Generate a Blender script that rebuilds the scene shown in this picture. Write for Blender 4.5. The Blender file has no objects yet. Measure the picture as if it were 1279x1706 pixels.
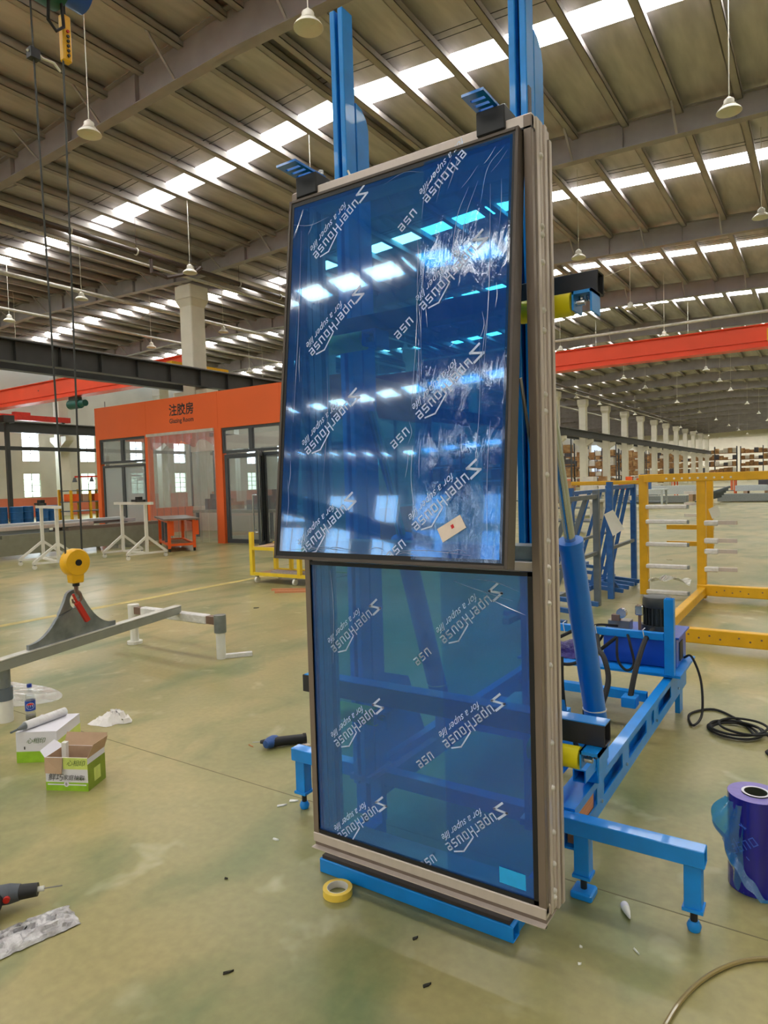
import bpy, math, random
from mathutils import Vector, Matrix
random.seed(7)
C = bpy.context.scene.collection
scene = bpy.context.scene
PI = math.pi

# ------------------------------------------------------------------ camera, world, exposure
def make_camera():
    yaw, pitch, roll = map(math.radians, (33.462, -2.4709, -1.6938))
    f0 = Vector((-math.sin(yaw), math.cos(yaw), 0)); r0 = Vector((math.cos(yaw), math.sin(yaw), 0)); u0 = Vector((0, 0, 1))
    fwd = f0*math.cos(pitch) + u0*math.sin(pitch); up = u0*math.cos(pitch) - f0*math.sin(pitch)
    r = r0*math.cos(roll) + up*math.sin(roll); u = up*math.cos(roll) - r0*math.sin(roll)
    cam = bpy.data.cameras.new('camera'); o = bpy.data.objects.new('camera', cam); C.objects.link(o)
    cam.sensor_fit = 'HORIZONTAL'; cam.sensor_width = 36.0; cam.lens = 1119.3/1279*36.0
    cam.clip_start = 0.02; cam.clip_end = 400
    m = Matrix((r, u, -fwd)).transposed().to_4x4(); m.translation = Vector((0, 0, 1.55))
    o.matrix_world = m
    scene.camera = o
make_camera()
w = bpy.data.worlds.new('world'); scene.world = w; w.use_nodes = True
w.node_tree.nodes['Background'].inputs[0].default_value = (0.75, 0.85, 1.0, 1)
w.node_tree.nodes['Background'].inputs[1].default_value = 1.0
SKY_L = 15.0            # radiance of the translucent daylight panels in the roof
WIN_L = 15.0
scene.view_settings.view_transform = 'Standard'; scene.view_settings.look = 'None'
scene.view_settings.exposure = 0.17; scene.view_settings.gamma = 1.0
scene.view_settings.use_curve_mapping = False
scene.cycles.max_bounces = 6; scene.cycles.diffuse_bounces = 3; scene.cycles.glossy_bounces = 3
scene.cycles.transparent_max_bounces = 18; scene.cycles.transmission_bounces = 4
scene.cycles.caustics_reflective = False; scene.cycles.caustics_refractive = False
scene.cycles.sample_clamp_indirect = 6.0
scene.cycles.use_adaptive_sampling = True; scene.cycles.adaptive_threshold = .03; scene.cycles.use_light_tree = False

# ------------------------------------------------------------------ materials
def lin(c): return tuple((x/255/12.92 if x/255 <= .04045 else ((x/255+.055)/1.055)**2.4) for x in c)
MATS = {}
def mat(name, rgb, rough=.5, metal=0., var=.12, scale=6., bump=0., bscale=40., stretch=(1, 1, 1), emit=0., spec=.5, second=None, coat=0.):
    if name in MATS: return MATS[name]
    m = bpy.data.materials.new(name); m.use_nodes = True; nt = m.node_tree; N = nt.nodes; L = nt.links
    p = N['Principled BSDF']; c = lin(rgb)
    p.inputs['Roughness'].default_value = rough; p.inputs['Metallic'].default_value = metal
    p.inputs['Specular IOR Level'].default_value = spec; p.inputs['Coat Weight'].default_value = coat
    tc = N.new('ShaderNodeTexCoord'); mp = N.new('ShaderNodeMapping'); mp.inputs['Scale'].default_value = stretch
    L.new(tc.outputs['Object'], mp.inputs['Vector'])
    nz = N.new('ShaderNodeTexNoise'); nz.inputs['Scale'].default_value = scale; nz.inputs['Detail'].default_value = 4
    L.new(mp.outputs[0], nz.inputs['Vector'])
    rp = N.new('ShaderNodeValToRGB'); rp.color_ramp.elements[0].position = .3; rp.color_ramp.elements[1].position = .7
    c2 = lin(second) if second else tuple(min(1, x*(1+var)) for x in c)
    c1 = c if second else tuple(x*(1-var) for x in c)
    rp.color_ramp.elements[0].color = (*c1, 1); rp.color_ramp.elements[1].color = (*c2, 1)
    L.new(nz.outputs['Fac'], rp.inputs[0]); L.new(rp.outputs[0], p.inputs['Base Color'])
    if bump:
        n2 = N.new('ShaderNodeTexNoise'); n2.inputs['Scale'].default_value = bscale; n2.inputs['Detail'].default_value = 5
        L.new(mp.outputs[0], n2.inputs['Vector'])
        b = N.new('ShaderNodeBump'); b.inputs['Strength'].default_value = bump; b.inputs['Distance'].default_value = .02
        L.new(n2.outputs['Fac'], b.inputs['Height']); L.new(b.outputs[0], p.inputs['Normal'])
    if emit:
        p.inputs['Emission Color'].default_value = (*c, 1); p.inputs['Emission Strength'].default_value = emit
    MATS[name] = m; return m

def emission(name, rgb, s):
    m = bpy.data.materials.new(name); m.use_nodes = True; nt = m.node_tree
    for n in list(nt.nodes): nt.nodes.remove(n)
    e = nt.nodes.new('ShaderNodeEmission'); e.inputs[0].default_value = (*rgb, 1); e.inputs[1].default_value = s
    o = nt.nodes.new('ShaderNodeOutputMaterial'); nt.links.new(e.outputs[0], o.inputs[0]); MATS[name] = m; return m

def sheet(name, tint, haze, haze_fac, rough=.03, refl=1.0, bump=0., bstretch=(1, 1, 1), bscale=20., bdist=.004):
    """thin see-through sheet: tinted transparency + a little scattering + a Fresnel gloss"""
    m = bpy.data.materials.new(name); m.use_nodes = True; nt = m.node_tree; N = nt.nodes; L = nt.links
    for n in list(N): N.remove(n)
    t = N.new('ShaderNodeBsdfTransparent'); t.inputs[0].default_value = (*tint, 1)
    d = N.new('ShaderNodeBsdfDiffuse'); d.inputs[0].default_value = (*haze, 1)
    mx = N.new('ShaderNodeMixShader'); mx.inputs[0].default_value = haze_fac
    L.new(t.outputs[0], mx.inputs[1]); L.new(d.outputs[0], mx.inputs[2])
    g = N.new('ShaderNodeBsdfGlossy'); g.inputs['Roughness'].default_value = rough; g.inputs[0].default_value = (1, 1, 1, 1)
    fr = N.new('ShaderNodeLayerWeight'); fr.inputs[0].default_value = .5     # Facing = 1 - |cos|
    pw = N.new('ShaderNodeMath'); pw.operation = 'POWER'; pw.inputs[1].default_value = 5.0; L.new(fr.outputs['Facing'], pw.inputs[0])
    ma = N.new('ShaderNodeMath'); ma.operation = 'MULTIPLY_ADD'; ma.inputs[1].default_value = .95; ma.inputs[2].default_value = .045; L.new(pw.outputs[0], ma.inputs[0])
    mul = N.new('ShaderNodeMath'); mul.operation = 'MULTIPLY'; mul.inputs[1].default_value = refl; mul.use_clamp = True
    L.new(ma.outputs[0], mul.inputs[0])
    m2 = N.new('ShaderNodeMixShader'); L.new(mul.outputs[0], m2.inputs[0]); L.new(mx.outputs[0], m2.inputs[1]); L.new(g.outputs[0], m2.inputs[2])
    if bump:
        tc = N.new('ShaderNodeTexCoord'); mp = N.new('ShaderNodeMapping'); mp.inputs['Scale'].default_value = bstretch
        L.new(tc.outputs['Object'], mp.inputs[0])
        nz = N.new('ShaderNodeTexNoise'); nz.inputs['Scale'].default_value = bscale; nz.inputs['Detail'].default_value = 6; nz.inputs['Distortion'].default_value = .6
        L.new(mp.outputs[0], nz.inputs['Vector'])
        b = N.new('ShaderNodeBump'); b.inputs['Strength'].default_value = bump; b.inputs['Distance'].default_value = bdist
        L.new(nz.outputs['Fac'], b.inputs['Height'])
        for q in (g,): L.new(b.outputs[0], q.inputs['Normal'])
    o = N.new('ShaderNodeOutputMaterial'); L.new(m2.outputs[0], o.inputs[0]); MATS[name] = m; return m

def floor_material():
    m = bpy.data.materials.new('green_epoxy'); m.use_nodes = True; nt = m.node_tree; N = nt.nodes; L = nt.links
    p = N['Principled BSDF']; tc = N.new('ShaderNodeTexCoord')
    def noise(s, det, dist=0., st=(1, 1, 1)):
        mp = N.new('ShaderNodeMapping'); mp.inputs['Scale'].default_value = st; L.new(tc.outputs['Object'], mp.inputs[0])
        n = N.new('ShaderNodeTexNoise'); n.inputs['Scale'].default_value = s; n.inputs['Detail'].default_value = det; n.inputs['Distortion'].default_value = dist
        L.new(mp.outputs[0], n.inputs['Vector']); return n
    def ramp(src, a, b, ca, cb):
        r = N.new('ShaderNodeValToRGB'); r.color_ramp.elements[0].position = a; r.color_ramp.elements[1].position = b
        r.color_ramp.elements[0].color = (*ca, 1); r.color_ramp.elements[1].color = (*cb, 1); L.new(src, r.inputs[0]); return r
    def mix(fac, a, b, mode='MIX'):
        x = N.new('ShaderNodeMix'); x.data_type = 'RGBA'; x.blend_type = mode
        if isinstance(fac, float): x.inputs[0].default_value = fac
        else: L.new(fac, x.inputs[0])
        L.new(a, x.inputs[6])
        if isinstance(b, tuple): x.inputs[7].default_value = (*b, 1)
        else: L.new(b, x.inputs[7])
        return x.outputs[2]
    big = noise(.7, 6, .3)
    col = ramp(big.outputs[0], .38, .66, lin((144, 142, 94)), lin((178, 163, 111))).outputs[0]
    mid = noise(2.0, 7, .35, (1, .55, 1))
    green = ramp(mid.outputs[0], .50, .68, (0, 0, 0), (1, 1, 1))
    col = mix(green.outputs[0], col, lin((122, 131, 85)))
    fine = noise(26, 5)
    fr = ramp(fine.outputs[0], .3, .75, (.86, .86, .84), (1.07, 1.07, 1.05))
    col = mix(.8, col, fr.outputs[0], 'MULTIPLY')
    spots = noise(3.6, 3, .3)
    sp = ramp(spots.outputs[0], .62, .74, (0, 0, 0), (.5, .5, .5))
    col = mix(sp.outputs[0], col, lin((200, 196, 160)))
    L.new(col, p.inputs['Base Color'])
    rr = N.new('ShaderNodeMapRange'); rr.inputs[3].default_value = .22; rr.inputs[4].default_value = .42; L.new(mid.outputs[0], rr.inputs[0])
    L.new(rr.outputs[0], p.inputs['Roughness']); p.inputs['Specular IOR Level'].default_value = .5
    b = N.new('ShaderNodeBump'); b.inputs['Strength'].default_value = .04; b.inputs['Distance'].default_value = .004
    L.new(mid.outputs[0], b.inputs['Height']); L.new(b.outputs[0], p.inputs['Normal'])
    MATS['green_epoxy'] = m

floor_material()
mat('foil', (184, 180, 184), .5, 0, scale=1.3, second=(210, 205, 207), bump=.5, bscale=2.2, stretch=(3.5, .6, 1))
mat('steel_grey', (158, 153, 156), .55, 0, var=.10, scale=2)
mat('purlin', (164, 158, 156), .5, .0, var=.12, scale=1.5)
mat('girder_dark', (58, 60, 60), .5, 0, var=.15, scale=2)
mat('dark_pipe', (72, 58, 54), .5)
mat('white_pipe', (205, 203, 195), .5)
mat('column', (222, 217, 202), .75, 0, var=.05, scale=2)
mat('crane_red', (250, 84, 46), .42, 0, var=.05, scale=1)
mat('red', (205, 48, 34), .45)
mat('room_orange', (248, 112, 52), .5, 0, var=.04, scale=.6)
mat('orange', (240, 96, 30), .45, var=.07)
mat('cream_wall', (226, 222, 208), .8, 0, var=.05, scale=1)
mat('wainscot', (226, 128, 96), .8, 0, var=.08, scale=1)
mat('dark_frame', (74, 80, 86), .4, 0, var=.06)
mat('lamp_white', (225, 222, 212), .4, 0, var=.03)
mat('blue', (8, 142, 236), .38, 0, var=.08, scale=9, coat=.15)
mat('cyl_blue', (4, 122, 226), .33, 0, var=.05, scale=9, coat=.3)
mat('tank_blue', (18, 82, 190), .35, 0, var=.06, scale=9, coat=.2)
mat('rack_blue', (42, 96, 164), .5, 0, var=.2, scale=14)
mat('rack_grey', (96, 106, 116), .5, 0, var=.12, scale=10)
mat('black', (28, 29, 32), .5, 0, var=.2, scale=12)
mat('arm_black', (44, 44, 52), .45, 0, var=.12, scale=12)
mat('motor_black', (56, 60, 60), .4, 0, var=.12)
mat('rubber', (24, 24, 26), .7, 0, var=.2)
mat('pad', (58, 50, 46), .7, 0, var=.15, scale=20)
mat('roller_yellow', (238, 224, 20), .35, 0, var=.05)
mat('rack_yellow', (226, 172, 26), .42, 0, var=.08, scale=8)
mat('cart_yellow', (238, 206, 48), .42, 0, var=.06, scale=8)
mat('hook_yellow', (240, 182, 22), .38, 0, var=.06, scale=12)
mat('alu', (204, 191, 184), .36, .25, var=.04, scale=30, stretch=(1, 1, .05))
mat('alu_dark', (128, 113, 102), .36, .25, var=.06, scale=30, stretch=(1, 1, .05))
mat('bronze_dark', (84, 74, 68), .38, .25, var=.06)
mat('core_dark', (62, 66, 52), .7)
mat('gasket', (22, 21, 24), .55)
mat('steel', (160, 160, 158), .3, .8, var=.06)
mat('galv', (152, 158, 160), .42, .55, var=.22, scale=7, second=(112, 118, 122))
mat('chrome', (190, 196, 200), .18, .95, var=.02)
mat('beam_grey', (150, 152, 144), .45, .2, var=.08)
mat('white_plastic', (232, 230, 224), .45, 0, var=.05)
mat('wrap_white', (226, 224, 224), .35, 0, var=.07, scale=20, bump=.5, bscale=30)
mat('brown_metal', (124, 98, 86), .5)
mat('wood', (206, 140, 100), .6, 0, var=.1, scale=30, stretch=(6, .4, 6))
mat('silicone', (216, 212, 206), .4)
mat('paper', (236, 236, 232), .8, 0, var=.03)
mat('sticker', (240, 222, 210), .7, 0, var=.04, scale=30)
mat('sticker_blue', (40, 175, 250), .5, 0, var=.06, scale=30)
mat('print_white', (205, 220, 250), .6, 0, var=.04)
mat('cardboard', (186, 156, 128), .85, 0, var=.06, scale=20)
mat('box_white', (226, 224, 234), .6, 0, var=.03)
mat('box_green', (150, 196, 44), .6, 0, var=.12, scale=20)
mat('box_lime', (206, 220, 116), .6, 0, var=.1, scale=20)
mat('box_side_green', (126, 146, 40), .6, 0, var=.15, scale=14)
mat('ink', (48, 48, 56), .6)
mat('ink_green', (74, 104, 50), .6)
mat('cloth', (240, 236, 232), .9, 0, var=.04, scale=20, bump=.3)
mat('label_blue', (20, 70, 178), .45)
mat('cap_blue', (24, 62, 160), .4)
mat('emblem_white', (240, 240, 240), .5)
mat('emblem_red', (222, 40, 48), .5)
mat('cola', (34, 20, 14), .25)
mat('tool_blue', (44, 84, 150), .45, 0, var=.2, scale=30)
mat('tool_grey', (82, 88, 96), .5, 0, var=.15, scale=30)
mat('tape_yellow', (240, 206, 84), .5, 0, var=.04)
mat('tape_white', (232, 228, 220), .6)
mat('film_roll', (26, 24, 150), .22, 0, var=.25, scale=3, stretch=(14, 14, .3), coat=.4)
mat('film_end', (132, 118, 196), .4, 0, var=.08, scale=40)
mat('film_print', (70, 110, 230), .4)
mat('hose_tan', (142, 124, 74), .3, 0, var=.06, coat=.4)
mat('drum_blue', (32, 96, 158), .45, 0, var=.1)
mat('bundle_grey', (140, 148, 152), .45, .1, var=.2, scale=3, stretch=(8, .3, 8))
mat('bundle_light', (196, 204, 206), .5, 0, var=.12, scale=3, stretch=(8, .3, 8))
mat('bundle_dark', (72, 70, 78), .5, 0, var=.12, scale=3)
mat('bundle_lilac', (178, 170, 172), .5, 0, var=.15, scale=4, stretch=(8, .3, 8))
mat('conveyor', (138, 138, 122), .6, 0, var=.08)
mat('rack_tan', (150, 110, 70), .7, 0, var=.4, scale=3)
mat('goods_brown', (140, 96, 62), .8, 0, var=.3, scale=2, second=(196, 160, 110))
mat('goods_white', (216, 210, 200), .7, 0, var=.1)
mat('hoist_green', (22, 92, 84), .45)
mat('joint', (122, 116, 84), .7)
mat('line_yellow', (192, 174, 104), .5, 0, var=.2, scale=5)
mat('purple', (44, 32, 116), .3, 0, var=.4, scale=14, bump=.8, bscale=24)
mat('bag_grey', (150, 146, 147), .2, .2, second=(222, 220, 222), var=.3, scale=22, bump=1.0, bscale=26)
mat('dark_spot', (46, 44, 36), .8)
mat('seat_orange', (250, 84, 30), .55, 0, var=.1, bump=.5, bscale=14)
emission('daylight', (1.0, .985, .93), SKY_L)
emission('window_daylight', (.80, .92, 1.0), WIN_L)
emission('rear_window_daylight', (.82, .92, 1.0), 5.5)
emission('window_green', (.72, .92, .70), WIN_L*.3)
sheet('film', (.13, .66, .98), (.025, .15, .64), .36, rough=.05, refl=1.45, bump=.05, bstretch=(1.6, 1.6, .55), bscale=7, bdist=.004)
sheet('film_over', (.32, .74, .98), (.02, .15, .70), .20, rough=.05, refl=1.3, bump=.35, bstretch=(3.4, 3.4, .75), bscale=7, bdist=.006)
sheet('film_fold', (.45, .75, .98), (.70, .82, .98), .45, rough=.08, refl=2.5)  # whitish haze colour stands in for glints on the film wrinkles
sheet('glass_dark', (.80, .86, .88), (.02, .03, .05), .06, rough=.01, refl=3.0)
sheet('glass_room', (.86, .89, .90), (.62, .67, .70), .16, rough=.03, refl=1.6)
sheet('glass_frost', (.75, .80, .82), (.62, .68, .70), .55, rough=.2, refl=1.0)
sheet('pvc_strip', (.90, .92, .93), (.70, .70, .70), .14, rough=.06, refl=1.6, bump=.6, bstretch=(4, 4, .6), bscale=2, bdist=.05)
sheet('pvc_red', (.90, .45, .42), (.60, .10, .08), .40, rough=.08, refl=1.6, bump=.8, bstretch=(4, 4, 1), bscale=3, bdist=.05)
sheet('loose_film', (.15, .58, .96), (.04, .30, .80), .38, rough=.05, refl=2.2, bump=.9, bscale=18, bdist=.01)
sheet('poly_sheet', (.92, .92, .90), (.80, .79, .74), .40, rough=.15, refl=1.2, bump=.8, bscale=12, bdist=.01)
sheet('pet', (.93, .95, .95), (.7, .74, .76), .16, rough=.04, refl=1.6)

# ------------------------------------------------------------------ mesh builder
class MB:
    def __init__(s): s.v = []; s.f = []; s.mi = []; s.cur = 0
    def add(s, vs, fs):
        k = len(s.v); s.v += [tuple(x) for x in vs]
        for f in fs: s.f.append(tuple(i+k for i in f)); s.mi.append(s.cur)
        return s
    def slot(s, i): s.cur = i; return s
    def box(s, x0, x1, y0, y1, z0, z1):
        return s.add([(x0,y0,z0),(x1,y0,z0),(x1,y1,z0),(x0,y1,z0),(x0,y0,z1),(x1,y0,z1),(x1,y1,z1),(x0,y1,z1)],
                     [(0,3,2,1),(4,5,6,7),(0,1,5,4),(1,2,6,5),(2,3,7,6),(3,0,4,7)])
    def bar(s, p, q, a, b, up=(0, 0, 1)):
        """rectangular bar from p to q, a across, b along 'up'"""
        p = Vector(p); q = Vector(q); d = (q-p).normalized(); u = Vector(up)
        if abs(d.dot(u)) > .98: u = Vector((0, 1, 0))
        r = d.cross(u).normalized(); u = r.cross(d).normalized()
        vs = []
        for c in (p, q):
            for i, j in ((-1,-1),(1,-1),(1,1),(-1,1)): vs.append(c + r*a/2*i + u*b/2*j)
        return s.add(vs, [(0,1,2,3),(7,6,5,4),(0,4,5,1),(1,5,6,2),(2,6,7,3),(3,7,4,0)])
    def rtube(s, p, q, a, b, t=.005, up=(0, 0, 1)):
        """hollow rectangular tube, open ends"""
        p = Vector(p); q = Vector(q); d = (q-p).normalized(); u = Vector(up)
        if abs(d.dot(u)) > .98: u = Vector((0, 1, 0))
        r = d.cross(u).normalized(); u = r.cross(d).normalized(); vs = []
        for c in (p, q):
            for k in (0, t):
                for i, j in ((-1,-1),(1,-1),(1,1),(-1,1)): vs.append(c + r*(a/2-k)*i + u*(b/2-k)*j)
        fs = []
        for i in range(4):
            j = (i+1) % 4
            fs += [(i, i+8, j+8, j), (i+4, j+4, j+12, i+12), (i, j, j+4, i+4), (i+8, i+12, j+12, j+8)]
        return s.add(vs, fs)
    def cyl(s, p, q, r, r2=None, n=16, cap=True):
        p = Vector(p); q = Vector(q); d = (q-p).normalized(); r2 = r if r2 is None else r2
        a = d.orthogonal().normalized(); b = d.cross(a)
        vs = [c + (a*math.cos(2*PI*i/n) + b*math.sin(2*PI*i/n))*rr for c, rr in ((p, r), (q, r2)) for i in range(n)]
        fs = [(i, (i+1) % n, (i+1) % n+n, i+n) for i in range(n)]
        if cap: fs += [tuple(range(n-1, -1, -1)), tuple(range(n, 2*n))]
        return s.add(vs, fs)
    def tube(s, pts, r, n=8, closed=False):
        pts = [Vector(x) for x in pts]; m = len(pts); vs = []; a = None
        for i, p in enumerate(pts):
            d = (pts[(i+1) % m if closed else min(i+1, m-1)] - pts[(i-1) % m if closed else max(i-1, 0)]).normalized()
            a = d.orthogonal().normalized() if a is None else (a - d*a.dot(d)).normalized()
            b = d.cross(a); rr = r(i/(m-1)) if callable(r) else r
            vs += [p + (a*math.cos(2*PI*k/n) + b*math.sin(2*PI*k/n))*rr for k in range(n)]
        fs = [(i*n+k, i*n+(k+1) % n, ((i+1) % m)*n+(k+1) % n, ((i+1) % m)*n+k) for i in range(m if closed else m-1) for k in range(n)]
        if not closed: fs += [tuple(range(n-1, -1, -1)), tuple(range((m-1)*n, m*n))]
        return s.add(vs, fs)
    def lathe(s, prof, c=(0, 0, 0), n=24, axis='Z'):
        vs = []
        for r, z in prof:
            for k in range(n):
                x, y = r*math.cos(2*PI*k/n), r*math.sin(2*PI*k/n)
                p = (x, y, z) if axis == 'Z' else ((z, x, y) if axis == 'X' else (x, z, y))
                vs.append((c[0]+p[0], c[1]+p[1], c[2]+p[2]))
        m = len(prof); fs = [(i*n+k, i*n+(k+1) % n, (i+1)*n+(k+1) % n, (i+1)*n+k) for i in range(m-1) for k in range(n)]
        return s.add(vs, fs)
    def prism(s, poly, axis, a, b):
        """polygon in the two other axes, extruded from a to b along axis"""
        def P(u, v, w): return {'X': (w, u, v), 'Y': (u, w, v), 'Z': (u, v, w)}[axis]
        n = len(poly); vs = [P(u, v, a) for u, v in poly] + [P(u, v, b) for u, v in poly]
        return s.add(vs, [tuple(range(n-1, -1, -1)), tuple(range(n, 2*n))] + [(i, (i+1) % n, (i+1) % n+n, i+n) for i in range(n)])
    def quad(s, a, b, c, d): return s.add([a, b, c, d], [(0, 1, 2, 3)])
    def grid(s, fn, nu, nv):
        vs = [fn(i/nu, j/nv) for j in range(nv+1) for i in range(nu+1)]
        return s.add(vs, [(j*(nu+1)+i, j*(nu+1)+i+1, (j+1)*(nu+1)+i+1, (j+1)*(nu+1)+i) for j in range(nv) for i in range(nu)])
    def put(s, name, m, parent=None, local=False, smooth=False, bevel=0., solid=0., loc=None):
        me = bpy.data.meshes.new(name)
        off = Vector((0, 0, 0))
        if parent is not None and not local: off = BASE.get(parent.as_pointer(), Vector((0, 0, 0)))
        if parent is None and loc is not None and not local: off = Vector(loc)
        me.from_pydata([tuple(Vector(x)-off) for x in s.v], [], s.f)
        ms = m if isinstance(m, (list, tuple)) else [m]
        for q in ms: me.materials.append(MATS[q])
        if len(ms) > 1: me.polygons.foreach_set('material_index', s.mi)
        import bmesh
        bm = bmesh.new(); bm.from_mesh(me); bmesh.ops.recalc_face_normals(bm, faces=bm.faces); bm.to_mesh(me); bm.free()
        if smooth:
            me.polygons.foreach_set('use_smooth', [True]*len(me.polygons))
            try: me.set_sharp_from_angle(angle=math.radians(40))
            except Exception: pass
        o = bpy.data.objects.new(name, me); C.objects.link(o)
        if parent is not None:
            o.parent = parent; BASE[o.as_pointer()] = BASE.get(parent.as_pointer(), Vector((0, 0, 0)))
        elif loc is not None: o.location = loc; BASE[o.as_pointer()] = Vector(loc)
        if bevel:
            b = o.modifiers.new('bevel', 'BEVEL'); b.width = bevel; b.segments = 1; b.limit_method = 'ANGLE'
        if solid:
            b = o.modifiers.new('solidify', 'SOLIDIFY'); b.thickness = solid; b.offset = 0
        return o
BASE = {}
def tag(o, label, cat=None, group=None, kind=None):
    o['label'] = label
    if cat: o['category'] = cat
    if group: o['group'] = group
    if kind: o['kind'] = kind
    return o
def thing(name, label, cat, loc=(0, 0, 0), group=None, rz=0., kind=None):
    o = bpy.data.objects.new(name, None); C.objects.link(o); o.location = loc; o.rotation_euler = (0, 0, rz)
    o.empty_display_size = .05
    BASE[o.as_pointer()] = Vector(loc); return tag(o, label, cat, group, kind)
KIDS = {}
def copy_tree(o, parent=None, loc=None, rz=None, label=None, group=None):
    c = o.copy(); C.objects.link(c)
    if parent is not None: c.parent = parent
    if loc is not None: c.location = loc
    if rz is not None: c.rotation_euler = (0, 0, rz)
    if label: c['label'] = label
    if group: c['group'] = group
    if o.as_pointer() not in KIDS: KIDS[o.as_pointer()] = list(o.children)
    for ch in KIDS[o.as_pointer()]: copy_tree(ch, c)
    return c
def font_mesh(body, size, shear=0., bold=0.):
    """flat glyph outline as (verts, faces) in x, y"""
    cu = bpy.data.curves.new('glyphs', 'FONT'); cu.body = body; cu.size = size; cu.shear = shear; cu.resolution_u = 2; cu.offset = bold
    o = bpy.data.objects.new('glyphs', cu); C.objects.link(o)
    bpy.context.view_layer.update()
    me = o.evaluated_get(bpy.context.evaluated_depsgraph_get()).to_mesh()
    vs = [tuple(v.co) for v in me.vertices]; fs = [tuple(p.vertices) for p in me.polygons]
    o.evaluated_get(bpy.context.evaluated_depsgraph_get()).to_mesh_clear()
    bpy.data.objects.remove(o); bpy.data.curves.remove(cu)
    return vs, fs

# ------------------------------------------------------------------ the hall: floor, roof, walls
Y_A, Y_B, BAY, YK0 = -31.0, 150.0, 8.1, 17.55
FRAMES = [YK0 + BAY*k for k in range(-6, 17)]
HALLS = [(-20.0, 1.2), (-42.0, -20.0), (1.2, 22.4)]
def roof_z(x, hall):
    a, b = hall; r = (a+b)/2
    return 10.73 - .06*abs(x-r)

fl = MB().box(-46, 24, Y_A-1, Y_B+14, -.12, 0).put('floor', 'green_epoxy'); tag(fl, 'olive green and beige epoxy factory floor', kind='structure')
for i, y in enumerate((2.478, 8.4, -3.6)):
    MB().box(-18, 1.0, y-.0028, y+.0028, 0, .0008).put('floor_joint', 'joint', fl)
MB().box(-8.20, -8.06, -8, 60, 0, .0012).put('floor_marking', 'line_yellow', fl)
MB().box(-18.6, -18.48, -8, 12.9, 0, .0012).put('floor_marking', 'line_yellow', fl)

# roof sheets are cut where the daylight panels sit
ce = MB(); SKYW = .38
for hall in HALLS:
    a, b = hall; r = (a+b)/2
    for x0, x1 in ((a, r), (r, b)):
        z0, z1 = roof_z(x0, hall), roof_z(x1, hall)
        inner = (x0+.55, r-.15) if x0 == a else (r+.15, x1-.55)
        ys = [Y_A] + [v for f in FRAMES[:-1] for v in (f+BAY/2-SKYW, f+BAY/2+SKYW)] + [Y_B]
        def Q(u0, u1, y0, y1): ce.quad((u0, y0, roof_z(u0, hall)), (u1, y0, roof_z(u1, hall)), (u1, y1, roof_z(u1, hall)), (u0, y1, roof_z(u0, hall)))
        for i in range(0, len(ys)-1):
            if i % 2 == 0:
                n = max(1, int((ys[i+1]-ys[i])/3))
                Q(x0, x1, ys[i], ys[i+1])
            else:
                Q(x0, inner[0], ys[i], ys[i+1]); Q(inner[1], x1, ys[i], ys[i+1])
ceiling = ce.put('ceiling', 'foil'); tag(ceiling, 'shallow gabled factory roof lined with brownish grey foil insulation', kind='structure')
for hall in HALLS:
    a, b = hall; r = (a+b)/2
    for x0, x1 in ((a, r), (r, b)):
        inner = (x0+.55, r-.15) if x0 == a else (r+.15, x1-.55)
        me = None
        for f in FRAMES[:-1]:
            y = f+BAY/2
            if me is None:
                o = MB().quad((inner[0], -SKYW, roof_z(inner[0], hall)), (inner[1], -SKYW, roof_z(inner[1], hall)), (inner[1], SKYW, roof_z(inner[1], hall)), (inner[0], SKYW, roof_z(inner[0], hall))).put('skylight_panel', 'daylight', ceiling)
                me = o.data; o.location = (0, y, 0); o['label'] = 'white glowing translucent roof panel'
            else:
                o = bpy.data.objects.new('skylight_panel', me); C.objects.link(o); o.parent = ceiling; o.location = (0, y, 0)
# purlins, running the length of the hall
for hi, hall in enumerate(HALLS):
    r = sum(hall)/2
    for sgn in (-1, 1):
        for i in range(9):
            x = r + sgn*(.22+1.24*i); z = roof_z(x, hall)-.004
            m = MB(); m.box(x-.006, x+.006, Y_A, Y_B, z-.30, z); m.box(x-.006, x+.16, Y_A, Y_B, z-.30, z-.288); m.box(x-.085, x+.006, Y_A, Y_B, z-.012, z)
            m.box(x+.148, x+.16, Y_A, Y_B, z-.30, z-.16)
            m.put('purlin', 'purlin', ceiling)
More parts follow.
